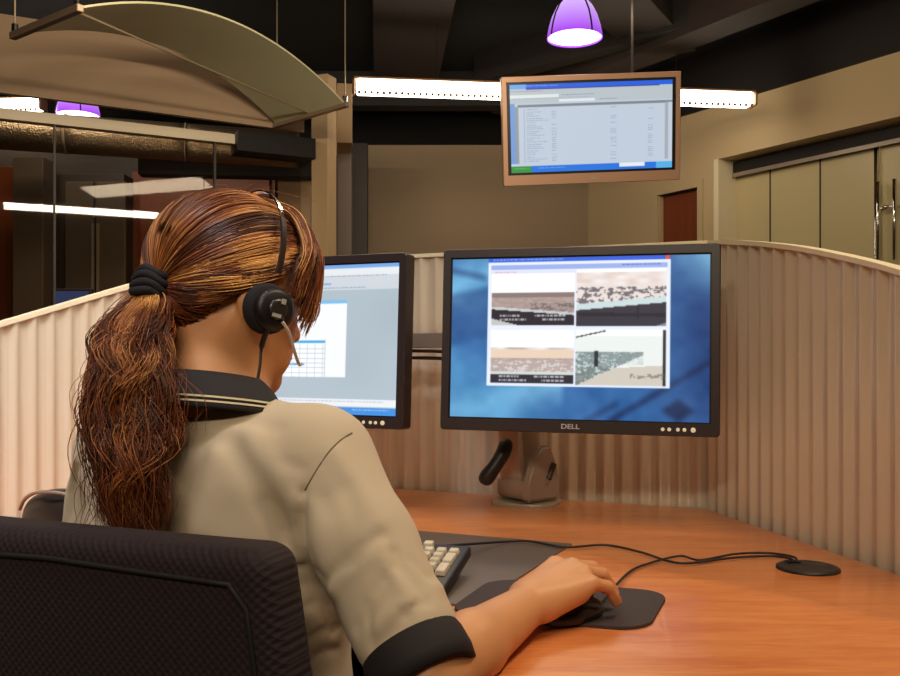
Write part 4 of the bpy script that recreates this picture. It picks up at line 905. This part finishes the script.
def strands(name, paths, rad, tone, parent, label=None):
    """paths (S,N,3) world; rad (N,) or (S,N); tone (S,N)"""
    S_, N, _ = paths.shape; rad = np.broadcast_to(rad, (S_, N)); tn = np.gradient(paths, axis=1); tn = nrm(tn+1e-12)
    a = np.cross(tn, np.array((.3, .2, .93))); a = nrm(a+1e-12); c = np.cross(tn, a); K = 3; V = []
    for k in range(K): an = 2*math.pi*k/K; V.append(paths+(a*math.cos(an)+c*math.sin(an))*rad[..., None])
    V = np.stack(V, 2).reshape(-1, 3); i = np.arange(S_)[:, None, None]*N*K; j = np.arange(N-1)[None, :, None]*K; k = np.arange(K)[None, None]; k2 = (k+1) % K
    F = np.stack([i+j+k, i+j+k2, i+j+K+k2, i+j+K+k], -1).reshape(-1, 4)
    me = fast_mesh(V, F); at = me.color_attributes.new('Col', 'FLOAT_COLOR', 'POINT'); col = np.ones((S_, N, K, 4), np.float32); col[..., :3] = hcol(tone)[:, :, None, :]
    at.data.foreach_set('color', col.ravel()); o = link(name, me, M['hair'], parent, smooth=True); o['kind'] = 'stuff'
    if label: o['label'] = label
    return o
def toW(p): return HC+(p*HS)@HM.T
def scalp(sg, n, seed):
    rg = np.random.default_rng(seed); s_ = rg.random(n); N = 17; t = np.linspace(0, .995, N); jit = rg.normal(0, .03, (n, 3)); st_ = nrm(hline(s_)*np.array((sg, 1, 1))+jit)
    pth = np.stack([slerp(st_, TD[None].repeat(n, 0), x) for x in t], 1)
    cl = n1(s_*34+3*sg, seed)            # clump height and tone
    lay = rg.random(n)
    side = n1(s_*13, seed+1)-.5; perp = nrm(np.cross(st_, TD)); pth = nrm(pth+perp[:, None]*(side*.16+rg.normal(0, .035, n))[:, None, None]*np.sin(math.pi*t)[None, :, None])
    k = 1.02+.035*lay[:, None]+(.05*cl[:, None]+.035)*np.sin(math.pi*np.minimum(t*1.1, 1))[None]
    k += .012*np.sin(t*9+6*cl[:, None]*3)
    p = surf(pth, 1)*k[..., None]
    tone = .10+1.0*(np.clip(n1(s_*60+9, seed+2)[:, None]*1.9-.62+.5*(n1((s_*30)[:, None]+t[None]*3.0, seed+4)-.5), 0, 1))*(1-.65*np.clip((s_-.52)*4, 0, 1))[:, None]*(1-.35*t[None]**2)+rg.normal(0, .07, (n, 1))
    return toW(p), tone
for sg in (1, -1):
    p, tn = scalp(sg, 6200 if sg == 1 else 2600, 11 if sg == 1 else 12); strands('swept_hair', p, np.r_[.00025, np.full(15, .00052), .0004], tn, wm_)
# front locks falling beside the face
def locks(sg, n, seed):
    rg = np.random.default_rng(seed); u_ = rg.random(n); N = 20; t = np.linspace(0, 1, N)
    c0 = np.array([(.006, .052, .092), (.030, .082, .072), (.052, .096, .035), (.063, .094, -.010), (.064, .086, -.055), (.060, .074, -.10)])
    c1 = np.array([(.004, .020, .098), (.045, .050, .085), (.078, .060, .040), (.083, .046, .0), (.080, .040, -.035), (.076, .036, -.07)])
    A_, C_ = spline(c0, N), spline(c1, N); p = A_[None]*(1-u_)[:, None, None]+C_[None]*u_[:, None, None]
    ln = .62+.24*rg.random(n)-.16*u_; ti = t[None]*ln[:, None]*(N-1); i = np.minimum(ti.astype(int), N-2); f = (ti-i)[..., None]
    p = np.take_along_axis(p, i[..., None].repeat(3, 2), 1)*(1-f)+np.take_along_axis(p, (i+1)[..., None].repeat(3, 2), 1)*f
    p += rg.normal(0, .0025, (n, 1, 3))+(np.sin(t*7+u_[:, None]*20)[..., None]*np.array((.002, .002, 0)))*t[None, :, None]
    p[..., 0] *= sg; tone = .2+.65*np.clip(n1(u_*22, seed+1)*1.5-.35, 0, 1)[:, None]+rg.normal(0, .08, (n, 1))+0*t
    return toW(p), tone
for sg in (1, -1):
    p, tn = locks(sg, 900, 31+sg); strands('front_locks', p, np.r_[np.full(19, .0006), .0002], tn, wm_)
# ponytail
tie = toW(surf(TD[None], 1.10))[0]
ctr = [tie, P(143, 308, 1.0), P(131, 342, .97), P(130, 385, .945), P(131, 435, .93), P(130, 485, .92), P(136, 545, .915)]
hwid = [.009, .026, .036, .041, .040, .034, .020]
def pony(n, seed, scale=1.0):
    rg = np.random.default_rng(seed); N = 27; t = np.linspace(0, 1, N); c = spline(ctr, N); wd = np.interp(t, np.linspace(0, 1, 7), hwid)
    cl = rg.integers(0, 90, n); ca = rg.random(90)*2*math.pi; cr = np.sqrt(rg.random(90)); ph = rg.random(90)*6.28; fr = 1.4+rg.random(90)*2.2; ctone = rg.random(90)
    pj = rg.normal(0, .35, (n, 1)); aj = 1+rg.normal(0, .35, (n, 1)); a = ca[cl]+rg.normal(0, .22, n); r = np.clip(cr[cl]+rg.normal(0, .16, n), 0, 1.25)*scale
    ln = .72+.33*rg.random(n)*(1-.3*r)
    tt = t[None]*np.minimum(ln, 1)[:, None]; x = tt*(N-1); i = np.minimum(x.astype(int), N-2); f = (x-i)
    cc = c[i]*(1-f)[..., None]+c[i+1]*f[..., None]; ww = wd[i]*(1-f)+wd[i+1]*f
    wave = np.sin(tt*fr[cl][:, None]*6.28+ph[cl][:, None]+pj)*np.clip(tt*3, 0, 1)*.0095*aj; wave2 = np.cos(tt*fr[cl][:, None]*5.1+ph[cl][:, None]*2+pj)*np.clip(tt*3, 0, 1)*.010*aj
    off_ = (np.cos(a)*r)[:, None]*ww+wave+rg.normal(0, .0012, (n, 1)); dep = (np.sin(a)*r)[:, None]*np.minimum(ww*.62, .021)+wave2*.6
    p = cc+off_[..., None]*np.array((.96, -.28, 0))+dep[..., None]*np.array((-.28, -.96, 0)); p[..., 2] += wave2*.4
    tone = .08+.75*np.clip(ctone[cl]*1.7-.6, 0, 1)[:, None]*(1-.45*tt)+.30*np.clip(n1(tt*5+ctone[cl][:, None]*50, seed+5)-.55, 0, 1)*1.3+rg.normal(0, .07, (n, 1))+np.clip(.25-tt, 0, 1)*.8
    return p, tone
p, tn = pony(6400, 5); strands('ponytail', p, np.r_[np.full(23, .00055), .0005, .0004, .0003, .0002], tn, wm_)
core = spline(ctr, 30)[:27]; B().tube([Vector(x)+Vector((.006, .02, 0))*0 for x in core], list(np.interp(np.linspace(0, .9, 27), np.linspace(0, 1, 7), hwid)*.36), 10).obj('ponytail_core', M['hairdark'], wm_, True)
# stray wisps over the shirt and crown
rg = np.random.default_rng(77); wp = []
for k in range(46):
    if k < 16: a = Vector(toW(surf(nrm(np.array((rg.normal(0, .5), rg.normal(-.1, .5), 1.0))))[None])[0]); q1 = a+Vector((rg.normal(0, .02), 0, .010+.008*rg.random())); q2 = a+Vector((rg.normal(0, .05), .0, .002)); pts = [a, q1, q2]
    elif k < 24: a = P(158+rg.normal(0, 4), 330, .95); pts = [a, P(178+rg.normal(0, 6), 370, .95), P(195+rg.normal(0, 8), 400, .925), P(185+rg.normal(0, 8), 435, .925)]
    else: y = 330+rg.random()*180; a = P(100+rg.normal(0, 8), y, .94); pts = [a, P(82+rg.normal(0, 5), y+30, .935), P(84+rg.normal(0, 8), y+60, .93)]
    wp.append(spline(pts, 14))
strands('stray_hair', np.array(wp), np.r_[np.full(12, .00035), .0002, .0001], np.full((46, 14), .35)+rg.normal(0, .1, (46, 1)), wm_)
# hair tie
hd = nrm(ctr[1]-Vector(tie) if False else np.array(ctr[1])-np.array(tie)); Rt = Vector(hd).to_track_quat('Z', 'Y').to_matrix(); b = B()
for k, (dz, rr) in enumerate(((-.012, .0175), (-.004, .0185), (.005, .018), (.013, .0165))):
    pts = [Vector(tie)+Rt @ Vector((rr*math.cos(a), rr*math.sin(a), dz+.002*math.sin(3*a+k))) for a in np.linspace(0, 2*math.pi, 28, endpoint=False)]
    b.tube(pts, .0052, 8, closed=True)
b.obj('hair_tie', M['foam'], wm_, True, label='black ribbed hair elastic')

# ================================================================== HEADSET
hs = thing('headset', 'black telephone headset with thin silver headband and clear boom', 'headset', Vector(H(.085, -.004, -.045)))
arc = []
for a in np.linspace(-40, 158, 50):     # degrees from the right ear over the crown
    t = math.radians(a); x, z = math.cos(t), math.sin(t); arc.append(Vector(H(x*.0985, .014+.004*max(z, 0)**.8, z*.110 if z > 0 else z*.05)))
def ribbon(pts, wd, th, b):
    rows = []
    for i, p in enumerate(pts):
        t = (pts[min(i+1, len(pts)-1)]-pts[max(i-1, 0)]).normalized(); o_ = (p-Vector(HC)).normalized(); s_ = t.cross(o_).normalized(); o_ = s_.cross(t).normalized()
        rows.append([p+s_*wd+o_*th, p-s_*wd+o_*th, p-s_*wd-o_*th, p+s_*wd-o_*th, p+s_*wd+o_*th])
    b.grid(rows)
b = B(); ribbon(arc[18:], .0028, .0009, b); b.obj('headband', M['chrome'], hs, label='thin steel headband')
b = B(); ribbon(arc[8:20], .0034, .0016, b); b.obj('band_slider', M['headgrey'], hs)
Rh = Matrix([list(x) for x in HM]) @ Matrix.Rotation(math.pi/2, 3, 'Y'); ec = (.085, .012, -.050)
soften(B().lathe([(.010, -.004), (.026, -.004), (.0295, .002), (.029, .010), (.025, .014), (.016, .014)], Vector(H(*ec)), 36, Rh).obj('ear_cushion', M['foam'], hs), 60)
ec2 = (.100, .014, -.051)
soften(B().lathe([(.023, -.002), (.0245, .003), (.0235, .009), (.019, .0115), (.004, .012)], Vector(H(*ec2)), 32, Rh).obj('ear_cup', M['black'], hs), 60)
B().lathe([(.012, 0), (.012, .0016), (.008, .002)], Vector(H(.1135, .014, -.051)), 24, Rh).obj('boom_pivot', M['headgrey'], hs, True)
B().box(Vector(H(.116, .012, -.059)), (.002, .011, .004), Matrix([list(x) for x in HM])).box(Vector(H(.116, .018, -.041)), (.002, .005, .006), Matrix([list(x) for x in HM])).obj('cup_marking', M['logo'], hs)
ecl = (-.082, -.004, -.03); soften(B().lathe([(.010, -.004), (.024, -.004), (.026, .004), (.016, .009)], Vector(H(*ecl)), 24, Matrix([list(x) for x in HM]) @ Matrix.Rotation(-math.pi/2, 3, 'Y')).obj('temple_pad', M['foam'], hs), 60)
B().tube([Vector(x) for x in spline([H(.114, .022, -.064), H(.110, .036, -.074), H(.098, .055, -.092), H(.080, .076, -.104), H(.072, .084, -.102)], 20)], .0019, 8).obj('microphone_boom', M['clear'], hs, True, label='translucent microphone boom')
B().tube([Vector(H(.109, .026, -.066)), Vector(H(.112, .020, -.060))], .004, 8).obj('boom_socket', M['black'], hs, True)
cq = [Vector(H(.107, .010, -.068)), P(262, 345, 1.03), P(260, 365, 1.025), P(257, 385, 1.02), P(259, 396, 1.02), P(262, 408, 1.03)]
B().tube([Vector(x) for x in spline(cq, 30)], [.0034]*7+[.0018]*23, 8).obj('headset_cord', M['cord'], hs, True)
# glasses
gl = thing('eyeglasses', 'thin rimless glasses on the woman\'s face, lens edge catching light', 'glasses', Vector(H(0, .11, -.026)))
for s_ in (-1, 1):
    ring_ = [(s_*.032+.022*math.cos(a), .113-.35*abs(s_*.032+.022*math.cos(a))**1.5, -.027+.0150*math.sin(a)) for a in np.linspace(0, 2*math.pi, 28, endpoint=False)]
    b = B(); b.bm.faces.new([b.bm.verts.new(Vector(H(*q_))) for q_ in ring_]); b.obj('lens', M['lens'], gl)
    B().tube([Vector(H(*q_)) for q_ in ring_], .0007, 6, closed=True).obj('rim', M['clear'], gl, True)
    B().tube([Vector(H(s_*.054, .105, -.024)), Vector(H(s_*.070, .085, -.024)), Vector(H(s_*.080, .01, -.024))], .0012, 6).obj('temple_arm', M['headgrey'], gl, True)
B().tube([Vector(H(-.011, .110, -.026)), Vector(H(0, .113, -.022)), Vector(H(.011, .110, -.026))], .0012, 6).obj('bridge', M['headgrey'], gl, True)
